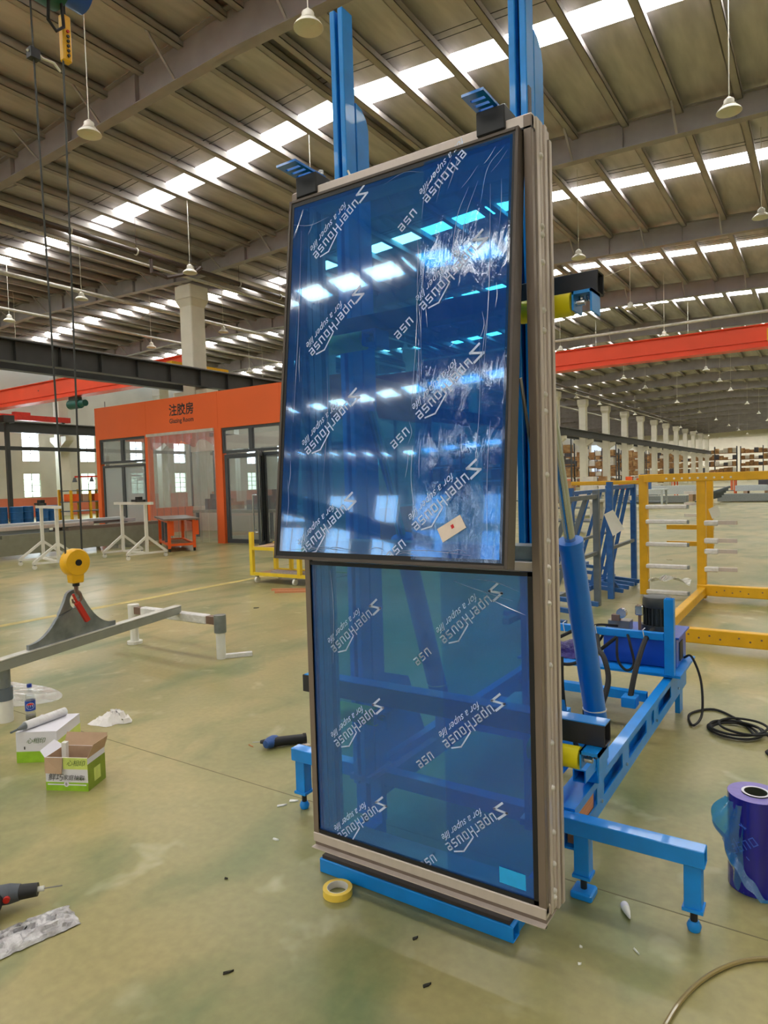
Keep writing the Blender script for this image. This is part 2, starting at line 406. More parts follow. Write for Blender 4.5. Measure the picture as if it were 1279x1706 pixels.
# rafters with stiffeners and fly braces
for hi, hall in enumerate(HALLS):
    a, b = hall; r = (a+b)/2; proto = None
    for k, y in enumerate(FRAMES):
        if proto is None:
            m = MB()
            for x0, x1 in ((a, r), (r, b)):
                t0, t1 = roof_z(x0, hall)-.18, roof_z(x1, hall)-.18
                D0, D1 = .80-.028*abs(x0-r), .80-.028*abs(x1-r)
                for (ya, yb, a0, b0, a1, b1) in ((-.007, .007, 0, D0, 0, D1), (-.12, .12, 0, .018, 0, .018), (-.12, .12, D0-.02, D0, D1-.02, D1)):
                    m.add([(x0,ya,t0-b0),(x1,ya,t1-b1),(x1,yb,t1-b1),(x0,yb,t0-b0),(x0,ya,t0-a0),(x1,ya,t1-a1),(x1,yb,t1-a1),(x0,yb,t0-a0)],
                          [(0,3,2,1),(4,5,6,7),(0,1,5,4),(1,2,6,5),(2,3,7,6),(3,0,4,7)])
            proto = m.put('rafter', 'steel_grey', ceiling); proto.location = (0, y, 0); raf = proto
        else:
            raf = bpy.data.objects.new('rafter', proto.data); C.objects.link(raf); raf.parent = ceiling; raf.location = (0, y, 0)
        if hi < 2 and 0 < y < 45:
            for sgn in (-1, 1):
                for i in range(1, 9, 1):
                    x = r + sgn*(.22+1.24*i+.02); z = roof_z(x, hall)-.18; D = .80-.028*abs(x-r)
                    if i % 2 == 0:
                        MB().box(x-.006, x+.006, -.115, .115, z-D+.02, z-.018).put('stiffener', 'steel_grey', raf, local=True)
                    if i % 2 == 1:
                        for s2 in (-1, 1):
                            MB().bar((x, .11*s2, z-D+.03), (x, .80*s2, z-.05), .05, .035).put('fly_brace', 'steel_grey', raf, local=True)
# sag rods beside the daylight panels of the nearest bays
for f in FRAMES[4:9]:
    for hall in HALLS[:2]:
        a, b = hall; r = (a+b)/2
        for dy in (-1.25, -1.05):
            m = MB()
            for x0, x1 in ((a+.4, r), (r, b-.4)):
                m.cyl((x0, f+BAY/2+dy, roof_z(x0, hall)-.09), (x1, f+BAY/2+dy, roof_z(x1, hall)-.09), .008, n=5)
            m.put('sag_rod', 'girder_dark', ceiling)

# walls
def wall(name, label, *boxes, m='cream_wall'):
    q = MB()
    for b in boxes: q.box(*b)
    return tag(q.put(name, m), label, kind='structure')
WX = -43.6
WIN_Y = [24.2-4.05+4.05*i for i in range(12)]
wb = []
prev = Y_A
for y in WIN_Y:
    wb.append((WX-.2, WX, prev, y-.55, 0, 11)); prev = y+.55
    wb += [(WX-.2, WX, y-.55, y+.55, 0, 1.3), (WX-.2, WX, y-.55, y+.55, 5.75, 11), (WX-.2, WX, y-.55, y+.55, 2.85, 3.65)]
wb.append((WX-.2, WX, prev, Y_B, 0, 11))
wl = wall('wall_left', 'cream side wall with tall narrow windows', *wb)
MB().box(WX, WX+.02, Y_A, Y_B, 0, 1.25).put('painted_dado', 'wainscot', wl)
for i, y in enumerate(WIN_Y):
    t = thing('window_%d' % (i+1), 'tall narrow barred window glowing with daylight, number %d along the side wall' % (i+1), None, (WX, y, 1.3), kind='structure')
    t['label'] = 'tall narrow barred window in the cream side wall'; t['group'] = 'windows of the side wall'
    for z0, z1, gm in ((1.3, 2.85, 'window_green'), (3.65, 5.75, 'window_daylight')):
        MB().box(WX-.12, WX-.1, y-.55, y+.55, z0, z1).put('pane', gm, t)
        m = MB(); n = 4
        for j in range(n+1): z = z0+(z1-z0)*j/n; m.box(WX-.09, WX-.05, y-.55, y+.55, z-.02, z+.02)
        for x in (-.55, 0, .55): m.box(WX-.09, WX-.05, y+x-.02, y+x+.02, z0, z1)
        m.put('window_frame', 'dark_frame', t)
wall('wall_right', 'plain far side wall of the hall', (22.5, 22.7, Y_A, Y_B, 0, 11))
# wall behind the photographer, with big windows that the glass reflects
bw = []; prev = WX; BWIN = [(-38, -36), (-31.6, -29.5), (-27.6, -25.6), (-23.9, -22.2), (-21.0, -18.8), (-16.4, -14.8), (-8.6, -6.8), (-1, .8)]
for x0, x1 in BWIN:
    bw.append((prev, x0, Y_A-.2, Y_A, 0, 11)); prev = x1
    bw += [(x0, x1, Y_A-.2, Y_A, 0, 4.6), (x0, x1, Y_A-.2, Y_A, 8.7, 11), (x0, x1, Y_A-.2, Y_A, 6.55, 6.85)]
bw.append((prev, 22.7, Y_A-.2, Y_A, 0, 11))
wall('wall_back', 'cream end wall with large windows behind the photographer', *bw)
for i, (x0, x1) in enumerate(BWIN):
    t = thing('window_%d' % (20+i), 'large daylit window in the rear end wall', None, ((x0+x1)/2, Y_A, 4.6), group='windows of the rear end wall', kind='structure')
    for z0, z1 in ((4.6, 6.55), (6.85, 8.7)):
        MB().box(x0, x1, Y_A-.12, Y_A-.1, z0, z1).put('pane', 'rear_window_daylight', t)
        m = MB()
        for z in (z0+.03, z1-.03): m.box(x0, x1, Y_A-.09, Y_A-.04, z-.03, z+.03)
        for x in (x0, (x0+x1)/2, x1): m.box(x-.03, x+.03, Y_A-.09, Y_A-.04, z0, z1)
        m.put('window_frame', 'dark_frame', t)
wall('wall_far', 'cream far end wall above the storage racks', (-43.8, 22.7, Y_B+13, Y_B+13.2, 0, 12), (-43.8, 22.7, Y_B, Y_B+.25, 8.5, 10.2))
wall('trim_1', 'flat roof over the storage bay beyond the far beam', (-43.8, 22.7, Y_B+.25, Y_B+13, 10.2, 10.3), m='foil')
for i, x in enumerate((-36, -24, -12, 0, 12)):
    MB().box(x-5, x+5, Y_B+4, Y_B+6, 10.17, 10.195).put('skylight_panel', 'daylight', ceiling)

# columns with corbels
def column_proto():
    m = MB(); s = .33
    m.box(-s, s, -s, s, 0, 8.55)
    def ring(z, k): return [(-k,-k,z),(k,-k,z),(k,k,z),(-k,k,z)]
    m.add(ring(8.35, s)+ring(8.6, .44), [(0,1,5,4),(1,2,6,5),(2,3,7,6),(3,0,4,7)])
    m.box(-.44, .44, -.44, .44, 8.6, 9.12)
    return m
def corbel(m):
    for sg in (-1, 1):
        m.prism([(sg*.32, 4.55), (sg*.32, 5.22), (sg*.92, 5.22), (sg*.92, 4.95)], 'Y', -.28, .28)
    return m
col0 = None
def add_column(x, y, label, group):
    global col0
    if col0 is None:
        t = thing('column', label, 'column', (x, y, 0), group)
        column_proto().put('shaft', 'column', t, local=True, bevel=.03)
        corbel(MB()).put('corbel', 'column', t, local=True)
        col0 = t
    else: copy_tree(col0, None, (x, y, 0), 0, label, group)
add_column(-20, YK0, 'tall white concrete column rising behind the orange glazing room', 'columns of the crane row')
for k in range(-3, 17):
    if k == 0: continue
    lab = 'white column in the receding crane row right of the blue glass unit' if k >= 5 else 'white column of the crane row outside the left edge or behind the glass unit'
    add_column(-20, YK0+BAY*k, lab, 'far columns of the crane row' if k >= 5 else 'near columns of the crane row')
for k in range(0, 7):
    lab = {0: 'white column against the side wall at the left photo edge', 1: 'white column in front of the side wall left of the orange room'}.get(k, 'white column along the cream side wall, behind the orange room')
    add_column(-42.4, YK0+BAY*k, lab, 'columns of the side wall')
for k in range(-3, 4):
    add_column(1.2, YK0+BAY*k, 'white column of the row beyond the right edge of the photo', 'columns of the right row')

# crane runway girders
def runway(x, label, y0=Y_A, y1=Y_B-2, stiff=()):
    t = thing('crane_runway', label, 'runway beam', (x, 0, 5.3))
    m = MB(); m.box(x-.15, x+.15, y0, y1, 5.3, 5.32); m.box(x-.17, x+.17, y0, y1, 5.90, 5.93); m.box(x-.008, x+.008, y0, y1, 5.32, 5.9)
    m.put('girder', 'girder_dark', t)
    MB().box(x-.03, x+.03, y0, y1, 5.93, 5.99).put('rail', 'steel', t)
    for y in stiff:
        MB().box(x-.13, x+.13, y-.008, y+.008, 5.32, 5.9).put('stiffener', 'girder_dark', t)
    return t
runway(-19.35, 'dark crane runway beam crossing above the orange glazing room', stiff=[5+1.35*i for i in range(30)])
runway(-20.65, 'dark crane runway beam on the far side of the column row')
runway(-41.4, 'dark crane runway beam along the side wall')
runway(.55, 'dark crane runway beam beyond the right edge of the photo')
for zz, xx, mt, lab in ((4.35, -41.75, 'girder_dark', 'dark horizontal steel rail below the side wall runway'),):
    tag(MB().box(xx-.1, xx+.1, 0, 60, zz-.12, zz+.12).put('wall_rail', mt, loc=(xx, 0, zz)), lab, 'beam')
tag(MB().box(-38.1, -37.9, 19.7, 19.9, 0, 5.8).box(-38.3, -37.7, 19.5, 20.1, 5.5, 5.9).put('steel_post', 'girder_dark', loc=(-38, 19.8, 0)), 'dark steel post with bracket head near the side wall', 'post')

# overhead travelling cranes
def crane(label, x0, x1, y, z0, h):
    t = thing('bridge_crane', label, 'crane', ((x0+x1)/2, y, z0))
    m = MB(); m.box(x0, x1, y+.10, y+.42, z0+.05, z0+h-.02); m.box(x0, x1, y, y+.52, z0+h-.03, z0+h); m.put('girder', 'crane_red', t)
    m = MB(); m.box(x0, x1, y-.03, y+.55, z0, z0+.05); m.box(x0, x1, y+.05, y+.47, z0+.22, z0+.26); m.put('bottom_flange', 'crane_red', t)
    for x in (x0, x1):
        MB().box(x-.16, x+.16, y-1.2, y+1.7, z0+.03, z0+.42).put('end_carriage', 'red' if x == x0 else 'hook_yellow', t)
        for dy in (-.9, 1.4):
            MB().cyl((x-.06, y+dy, z0+.12), (x+.06, y+dy, z0+.12), .12).put('wheel', 'girder_dark', t)
    for x in (x0+3.2, x0+9):
        MB().cyl((x, y+.09, z0+h*.6), (x, y+.11, z0+h*.6), .03).put('bolt', 'girder_dark', t)
    return t
crane('long orange red bridge crane spanning the hall right of the glass unit', -19.35, -1.55, 27.6, 5.98, .82)
crane('orange red bridge crane girder in the far hall, left of the glazing room', -41.2, -20.9, 18.3, 6.0, .92)
crane('orange bridge crane directly overhead carrying the hoist', -19.35, .55, 2.65, 5.99, .75)
t = thing('crane_end_truck', 'red crane end truck on the side wall runway', 'crane', (-41.4, 23, 6.0))
MB().box(-41.6, -41.2, 20.5, 25.6, 6.06, 6.38).put('box_beam', 'red', t); 
for y in (21, 25.2): MB().cyl((-41.45, y, 6.12), (-41.35, y, 6.12), .14).put('wheel', 'girder_dark', t)
MB().box(-41.55, -41.25, 22, 23, 6.38, 6.55).put('motor', 'red', t)

# overhead pipes
def pipe(name, label, p, q, r, m, hang=()):
    t = thing(name, label, 'pipe', p)
    MB().cyl(p, q, r, n=10).put('run', m, t, smooth=True)
    for s in hang:
        c = Vector(p).lerp(Vector(q), s); MB().cyl(c, c+Vector((0, 0, 1.22)), .008, n=5).put('hanger', m, t)
        MB().lathe([(r+.012, -.02), (r+.03, -.02), (r+.03, .02), (r+.012, .02), (r+.012, -.02)], tuple(c), 10, 'Y').put('clamp', 'white_pipe', t)
    return t
pipe('sprinkler_pipe', 'dark brown sprinkler pipe along the roof edge above the white column', (-18.0, -10, 8.99), (-18.0, 100, 8.99), .085, 'dark_pipe', [.155+.02*i for i in range(9)])
pipe('sprinkler_pipe', 'thinner lilac grey pipe beside the dark sprinkler pipe', (-18.35, -10, 8.80), (-18.35, 100, 8.80), .045, 'white_pipe')
pipe('service_pipe', 'long white service pipe under the far hall roof', (-22, 4, 8.62), (-22, 90, 8.62), .07, 'white_pipe')
pipe('service_pipe', 'thin white conduit lower in the far hall roof', (-25, 8, 8.3), (-25, 60, 8.3), .05, 'white_pipe')
pipe('cross_pipe', 'pale grey pipe crossing under the roof above the orange crane', (-19.6, 33.6, 8.46), (.8, 33.6, 8.46), .07, 'white_pipe')
tag(MB().tube([(-18.0, 14.2, 8.9), (-18.0, 14.2, 8.5), (-18.0, 14.8, 8.46), (-17.2, 15.3, 8.6), (-17.0, 15.4, 8.75)], .06).put('pipe_bracket', 'dark_pipe', loc=(-18, 14.2, 8.5)), 'dark bent pipe offset hanging below the sprinkler pipe', 'pipe')

# pendant lamps
def lamp_proto():
    t = thing('pendant_lamp', 'x', 'lamp', (0, 0, 0))
    m = MB(); prof = [(.21, 0), (.208, .01), (.19, .04), (.15, .078), (.105, .10), (.095, .10), (.098, .094), (.14, .07), (.182, .034), (.2, .006), (.21, 0)]
    m.lathe(prof, n=24).put('shade', 'lamp_white', t, local=True, smooth=True)
    MB().lathe([(0, .095), (.1, .097), (.112, .112), (.112, .13), (.085, .14), (.088, .2), (.08, .215), (.05, .235), (.03, .26), (0, .26)], n=20).put('lamp_cap', 'lamp_white', t, local=True, smooth=True)
    MB().cyl((0, 0, .26), (0, 0, 2.6), .009, n=6).put('rod', 'lamp_white', t, local=True)
    return t
lp = lamp_proto(); used = False
NEAR = {(0, 0): 'white bell pendant lamp in front of the big rafter, upper left',
        (1, 0): 'white bell pendant lamp at the top edge beside the blue mast',
        (3, 1): 'large white bell pendant lamp under the roof, upper right'}
def lampz(x, hall): return roof_z(x, hall)-.2-2.6
LX = [-15.9, -11.05, -6.1, -1.43]
def place_lamp(x, y, hall, label, group, brace=False, z=None):
    global used
    z = lampz(x, hall) if z is None else z
    top = roof_z(x, hall) - z - .26
    if not used: lp.location = (x, y, z); lp['label'] = label; lp['group'] = group; used = True; o = lp
    else: o = copy_tree(lp, None, (x, y, z), 0, label, group)
    for ch in o.children:
        if ch.name.startswith('rod'): ch.scale = (1, 1, top/2.34); ch.location = (0, 0, .26-.26*top/2.34)
    if brace:
        for s in (-1, 1):
            MB().cyl((0, 0, 1.55), (.9*s, 0, 1.35 if s < 0 else 1.5), .012, n=5).put('brace', 'lamp_white', o, local=True)
H1, H2 = HALLS[0], HALLS[1]
place_lamp(-11.05, 7.5, H1, 'white bell pendant lamp in front of the big rafter, upper left', 'pendant lamps', z=7.95)
place_lamp(-6.05, 7.6, H1, 'white bell pendant lamp at the top edge left of the blue mast', 'pendant lamps', z=7.93)
place_lamp(-1.45, 13.65, H1, 'large white bell pendant lamp on a long rod, upper right', 'pendant lamps', z=7.93)
place_lamp(-15.75, 13.8, H1, 'white bell pendant lamp just above the white column head', 'pendant lamps', z=7.93)
place_lamp(-6.1, 20.0, H1, 'white bell pendant lamp close to the right edge of the glass unit', 'pendant lamps', z=7.98)
place_lamp(-1.40, 19.9, H1, 'white bell pendant lamp cut by the right photo edge', 'pendant lamps', z=8.0)
place_lamp(-11.0, 13.7, H1, 'white bell pendant lamp hidden behind the glass unit', 'pendant lamps')
place_lamp(-15.8, 20.0, H1, 'white bell pendant lamp behind the white column head', 'pendant lamps')
place_lamp(-20.9, 13.6, H2, 'white bell pendant lamp in the far hall, left of the white column', 'pendant lamps', z=8.0)
place_lamp(-25.5, 13.6, H2, 'white bell pendant lamp at the left photo edge', 'pendant lamps', z=8.0)
place_lamp(-25.6, 20.0, H2, 'white bell pendant lamp below the white pipe in the far hall', 'pendant lamps', True, z=8.0)
place_lamp(-20.95, 20.0, H2, 'white bell pendant lamp right of the white column in the far hall', 'pendant lamps', z=8.0)
place_lamp(-21.0, 26.3, H2, 'white bell pendant lamp behind the left edge of the glass unit', 'pendant lamps', z=8.0)
place_lamp(-30.5, 16.5, H2, 'small white bell pendant lamp low over the left orange crane', 'pendant lamps', z=8.0)
ORD = ['first', 'second', 'third', 'fourth', 'fifth', 'sixth', 'seventh', 'eighth']
for j in range(3, 21):
    y = 7.6+6.2*j
    for i, x in enumerate(LX):
        if j > 7 and (i+j) % 2: continue
        if j < 8: lab = 'white pendant lamp, %s row beyond the nearest ones, %s from the column row' % (ORD[j-3], ORD[i])
        else: lab = 'tiny white pendant lamp far down the right hall roof'
        place_lamp(x, y + (.6 if i % 2 else 0), H1, lab, 'receding pendant lamps' if j < 8 else 'far pendant lamps', brace=(j in (3, 4, 6, 8) and i in (1, 2)))
for j in range(3, 8):
    for i, x in enumerate((-25.6, -30.5)):
        place_lamp(x, 7.6+6.2*j, H2, 'white pendant lamp in the far hall, %s row back, %s column from the columns' % (ORD[j-3], ORD[i]), 'far hall lamps')

# ------------------------------------------------------------------ glazing room
RY = 13.17
room = thing('glazing_room', 'orange partitioned glazing room with dark framed glass doors and strip curtain', 'room', (-15, RY, 0))
MB().box(-19.76, -9.5, RY-.06, RY+.10, 3.2, 4.22).put('fascia', 'room_orange', room)
for x in (-17.2, -14.1, -11.8): MB().box(x-.006, x+.006, RY-.063, RY-.058, 3.2, 4.22).put('fascia_seam', 'orange', room)
for xs in (-19.76, -9.6):
    MB().box(xs, xs+.1, RY+.1, 17.0, 0, .9).put('side_dado', 'room_orange', room); MB().box(xs, xs+.1, RY+.1, 17.0, 3.2, 4.2).put('side_fascia', 'room_orange', room)
    for y in (RY+.13, 15.1, 16.95): MB().box(xs+.02, xs+.08, y-.03, y+.03, .9, 3.2).put('side_mullion', 'dark_frame', room)
    MB().box(xs+.045, xs+.055, RY+.16, 16.92, .9, 3.2).put('side_pane', 'glass_room', room)
for x0, x1 in ((-19.76, -19.58), (-17.28, -17.12), (-14.28, -13.98), (-9.7, -9.5)):
    MB().box(x0, x1, RY-.06, RY+.10, 0, 3.2).put('post', 'room_orange', room)
MB().box(-19.66, -9.6, 16.9, 17.0, 0, .9).put('rear_dado', 'cream_wall', room); MB().box(-19.66, -9.6, 16.9, 17.0, 2.9, 3.4).put('rear_fascia', 'cream_wall', room)
for x0, x1 in ((-19.66, -17.3), (-17.3, -14.9), (-14.9, -12.4), (-12.4, -9.6)):
    p = MB().box(x0, x1, 16.93, 16.96, .9, 2.9).put('rear_window', 'glass_room', room)
    MB().box((x0+x1)/2-.03, (x0+x1)/2+.03, 16.91, 16.99, .9, 2.9).put('mullion', 'dark_frame', p)
def glazed(x0, x1, z0, z1, pm='glass_room', fw=.07, y=RY):
    fr = MB(); fr.box(x0, x0+fw, y-.03, y+.05, z0, z1); fr.box(x1-fw, x1, y-.03, y+.05, z0, z1); fr.box(x0+fw, x1-fw, y-.03, y+.05, z0, z0+fw); fr.box(x0+fw, x1-fw, y-.03, y+.05, z1-fw, z1)
    f = fr.put('window_frame', 'dark_frame', room)
    MB().box(x0+fw, x1-fw, y, y+.012, z0+fw, z1-fw).put('pane', pm, f); return f
glazed(-19.58, -18.45, 2.42, 3.2); glazed(-18.45, -17.28, 2.42, 3.2)
glazed(-19.50, -18.45, 0, 2.36, 'glass_frost'); glazed(-18.45, -17.34, 0, 2.36, 'glass_frost')
glazed(-13.98, -12.9, 2.50, 3.2); glazed(-12.9, -11.8, 2.50, 3.2); glazed(-11.8, -9.7, 2.5, 3.2)
d = glazed(-13.92, -12.62, 0.02, 2.46, 'glass_room', .11)
MB().tube([(-12.80, RY-.03, 1.35), (-12.80, RY-.12, 1.35), (-12.80, RY-.12, .40), (-12.80, RY-.03, .40)], .018).put('handle', 'chrome', d, smooth=True)
# second door leaf standing open towards the photographer
lf = MB(); dx, dy = -12.5, RY-.05
def leaf(u0, u1, z0, z1, mb):
    p = Vector((dx, dy, 0)); q = Vector((math.cos(math.radians(-52)), math.sin(math.radians(-52)), 0)); n = Vector((-q.y, q.x, 0))*.025
    a, b = p+q*u0, p+q*u1
    mb.add([a-n+Vector((0,0,z0)), b-n+Vector((0,0,z0)), b+n+Vector((0,0,z0)), a+n+Vector((0,0,z0)), a-n+Vector((0,0,z1)), b-n+Vector((0,0,z1)), b+n+Vector((0,0,z1)), a+n+Vector((0,0,z1))],
           [(0,3,2,1),(4,5,6,7),(0,1,5,4),(1,2,6,5),(2,3,7,6),(3,0,4,7)])
for a_ in ((0, .11, .03, 2.46), (1.1, 1.21, .03, 2.46), (.11, 1.1, .03, .14), (.11, 1.1, 2.35, 2.46)): leaf(*a_, lf)
dl = lf.put('door_leaf', 'dark_frame', room)
lf = MB(); leaf(.11, 1.1, .14, 2.35, lf); lf.put('pane', 'glass_room', dl)
MB().tube([(-11.95, RY-.85, 1.35), (-12.05, RY-.9, 1.35), (-12.05, RY-.9, .40), (-11.95, RY-.85, .40)], .018).put('handle', 'chrome', dl, smooth=True)
glazed(-12.5, -9.7, 0, 2.46, 'glass_room', .08)
# strip curtain
MB().box(-17.15, -14.25, RY-.12, RY-.07, 3.14, 3.22).put('curtain_rail', 'white_pipe', room)
for i in range(9):
    x0 = -17.12+i*.318
    m = MB(); ph = random.random()*6
    low = .02 if i > 5 else .08
    m.grid(lambda u, v: (x0+u*.36+.02*math.sin(v*4+ph), RY-.10-(i % 2)*.03-.035*math.sin(u*PI)-.03*math.sin(v*5+ph)*v, low+(3.14-low)*(1-v)), 5, 12)
    m.put('curtain_strip', 'pvc_strip', room, smooth=True)
m = MB(); m.grid(lambda u, v: (-17.1+u*2.82, RY-.02-.05*math.sin(u*26)*(.3+v), 3.2-v*(.36+.10*math.sin(u*21))), 48, 4); m.put('curtain_valance', 'pvc_red', room, smooth=True)
def sign(body, x, z, size, m='ink'):
    vs, fs = font_mesh(body, size, bold=size*.018); q = MB()
    q.add([(x+a, RY-.062, z+b) for a, b, c in vs], fs); return q.put('sign_lettering', m, room)
sign('注胶房', -16.12, 3.72, .36); sign('Glazing Room', -16.12, 3.48, .185)
# things inside the room
t = thing('glazing_table', 'grey glazing table with clutter inside the room', 'table', (-15.4, 15.2, 0))
MB().box(-17, -13.6, 14.6, 15.8, .78, .86).put('tabletop', 'conveyor', t)
for x in (-16.9, -13.7):
    for y in (14.7, 15.7): MB().box(x-.04, x+.04, y-.04, y+.04, 0, .78).put('leg', 'rack_grey', t)
for i, (x, w_, h_, mm) in enumerate(((-16.5, .5, .5, 'bundle_dark'), (-15.7, .4, .35, 'rack_tan'), (-14.6, .6, .42, 'rack_grey'), (-13.9, .3, .6, 'bundle_dark'))):
    q = MB(); q.box(x-w_/2, x+w_/2, 14.9, 15.4, .86, .86+h_*.7); q.cyl((x, 15.1, .86+h_*.7), (x, 15.1, .86+h_), w_*.3)
    tag(q.put('supply_bin', mm, loc=(x, 15.15, .86)), ['dark supply bin at the far end of the glazing table', 'tan supply bin on the glazing table', 'grey sealant pot on the glazing table', 'tall dark canister near the door on the glazing table'][i], 'bin')

# ------------------------------------------------------------------ left middle ground
# long table of stacked profiles
t = thing('profile_table', 'long grey profile table in front of the glazing room', 'table', (-16.6, 9, 0))
for i in range(2):
    MB().box(-17.1, -16.0, 3.5+i*4.6, 8.05+i*4.6, .50, .58).put('tabletop', 'conveyor', t)
MB().box(-16.06, -15.98, 3.5, 12.65, .10, .50).put('apron', 'conveyor', t)
for y in (3.7, 5.6, 7.6, 9.6, 11.2, 12.4):
    for x in (-17.0, -16.05): MB().box(x-.04, x+.04, y-.04, y+.04, 0, .5).put('leg', 'white_pipe', t)
k = 0
LB = ['lilac wrapped', 'grey', 'pale wrapped', 'brown grey', 'light grey', 'dark edged']
for i, (x0, y0, y1, z, h_, mm) in enumerate(((-17.05, 3.6, 8.9, .58, .10, 'bundle_lilac'), (-16.6, 4.5, 9.4, .58, .10, 'bundle_grey'), (-17.0, 6.0, 12.2, .68, .08, 'bundle_lilac'), (-16.55, 5.2, 10.6, .68, .08, 'alu'), (-16.9, 7.2, 11.8, .76, .06, 'bundle_light'), (-16.45, 9.6, 12.6, .58, .08, 'alu_dark'))):
    q = thing('profile_bundle', LB[i]+' bundle of long metal profiles lying on the profile table', 'metal profiles', (x0, (y0+y1)/2, z), 'profile bundles on the long table')
    for j in range(4): MB().box(x0+j*.11, x0+j*.11+.10, y0+.05*j, y1-.07*(j % 2), z, z+h_).put('profile', mm, q)
# white T-trolleys
def trolley(label, loc, rz):
    t = thing('profile_trolley', label, 'trolley', loc, 'white profile trolleys', rz)
    for x in (-.55, .55):
        MB().box(x-.03, x+.03, -.03, .03, .28, 1.22).put('post', 'white_plastic', t, local=True)
        MB().bar((x, 0, .50), (x, -.48, .13), .05, .05).put('foot_strut', 'white_plastic', t, local=True)
        MB().bar((x, 0, .50), (x, .48, .13), .05, .05).put('foot_strut', 'white_plastic', t, local=True)
        MB().box(x-.025, x+.025, -.03, .03, .13, .28).put('post_foot', 'white_plastic', t, local=True)
        MB().box(x-.025, x+.025, -.5, .5, .10, .14).put('foot_rail', 'white_plastic', t, local=True)
        for y in (-.46, .46):
            c = MB(); c.box(x-.02, x+.02, y-.02, y+.02, .075, .10); cc = c.put('caster', 'steel', t, local=True)
            MB().cyl((x-.018, y, .045), (x+.018, y, .045), .045).put('wheel', 'white_plastic', cc, local=True, smooth=True)
    MB().box(-.85, .85, -.035, .035, 1.22, 1.28).put('top_bar', 'white_plastic', t, local=True)
    MB().box(-.55, .55, -.025, .025, .10, .14).put('stretcher', 'white_plastic', t, local=True)
    return t
trolley('white tubular profile trolley on casters beside the yellow hook', (-13.85, 8.0, 0), math.radians(-15))
trolley('white tubular profile trolley on casters before the glazing room windows', (-13.45, 9.8, 0), math.radians(-8))
for x, y, z, lab in ((-14.4, 8.15, 1.28, 'black clamps lying on the left white trolley'), (-13.2, 9.77, 1.28, 'small dark clamp on the right white trolley')):
    q = MB(); q.bar((x-.3, y+.05, z+.03), (x+.35, y-.1, z+.03), .05, .05); q.box(x-.05, x+.08, y-.05, y+.05, z, z+.12)
    tag(q.put('clamp', 'black', loc=(x, y, z)), lab, 'clamp')
# orange bench
t = thing('work_trestle', 'orange steel work trestle frame before the strip curtain', 'trestle', (-14.25, 11.66, 0), rz=math.atan2(.53, -.85)+PI)
for x in (-.98, .98):
    for y in (-.30, .30):
        MB().box(x-.035, x+.035, y-.035, y+.035, .08, .78).put('leg', 'orange', t, local=True); MB().cyl((x, y, 0), (x, y, .08), .03, n=8).put('foot', 'rubber', t, local=True)
    MB().box(x-.03, x+.03, -.3, .3, .14, .2).put('rail', 'orange', t, local=True)
for y in (-.30, .30):
    MB().box(-.98, .98, y-.03, y+.03, .14, .2).put('rail', 'orange', t, local=True); MB().box(-.98, .98, y-.03, y+.03, .72, .78).put('top_rail', 'orange', t, local=True)
    MB().box(.95, 1.0, y-.035, y+.12, .40, .76).put('corner_plate', 'orange', t, local=True)
for x in (-.3, .35): MB().box(x-.03, x+.03, -.33, -.27, .2, .72).put('upright', 'rack_grey', t, local=True)
MB().box(-.95, .95, -.27, .27, .15, .17).put('shelf', 'rack_tan', t, local=True)
tag(MB().box(-1.15, 1.15, -.42, .42, 0, .04).put('steel_sheet', 'alu_dark', loc=(-14.3, 11.7, .78), local=True), 'flat grey metal sheet lying on the orange trestle', 'metal sheet').rotation_euler = (0, 0, math.atan2(.53, -.85)+PI)
# yellow cart
t = thing('platform_cart', 'small yellow platform cart on casters left of the glass unit', 'cart', (-7.2, 8.1, 0))
Yc = 'cart_yellow'
MB().box(-7.80, -6.2, 7.85, 7.89, .12, .17).put('base_rail', Yc, t); MB().box(-7.8, -6.2, 8.41, 8.45, .12, .17).put('base_rail', Yc, t)
MB().box(-7.8, -6.2, 7.89, 8.41, .13, .15).put('deck', 'cardboard', t)
MB().box(-7.82, -7.76, 7.84, 7.9, .12, .82).put('post', Yc, t); MB().box(-7.82, -7.76, 8.4, 8.46, .12, .62).put('post', Yc, t)
MB().box(-7.80, -6.2, 7.85, 7.89, .53, .58).put('top_rail', Yc, t); MB().box(-7.8, -6.2, 8.41, 8.45, .53, .58).put('top_rail', Yc, t)
for x in (-7.45, -6.95, -6.25): MB().box(x-.025, x+.025, 8.40, 8.46, .15, .55).put('upright', Yc, t)
MB().box(-6.82, -6.76, 7.84, 7.9, .15, .55).put('upright', Yc, t)
MB().box(-7.8, -6.2, 7.9, 8.41, .575, .585).put('shelf', 'cardboard', t)
for x in (-7.7, -6.9):
    for y in (7.88, 8.42):
        c = MB().box(x-.02, x+.02, y-.02, y+.02, .09, .12).put('caster', 'steel', t)
        MB().cyl((x-.018, y, .05), (x+.018, y, .05), .05).put('wheel', 'white_plastic', c, smooth=True)
m = MB(); m.grid(lambda u, v: (-7.18+.23*math.cos(2*PI*u)*math.sin(PI*v)*(1+.14*math.sin(7*u*6.28+v*6)), 8.1+.2*math.sin(2*PI*u)*math.sin(PI*v), .80-.15*math.cos(PI*v)*(1+.1*math.sin(u*18))), 28, 12)
tag(m.put('orange_bag', 'seat_orange', loc=(-7.18, 8.1, .64), smooth=True), 'crumpled bright orange bag on the yellow cart', 'bag')
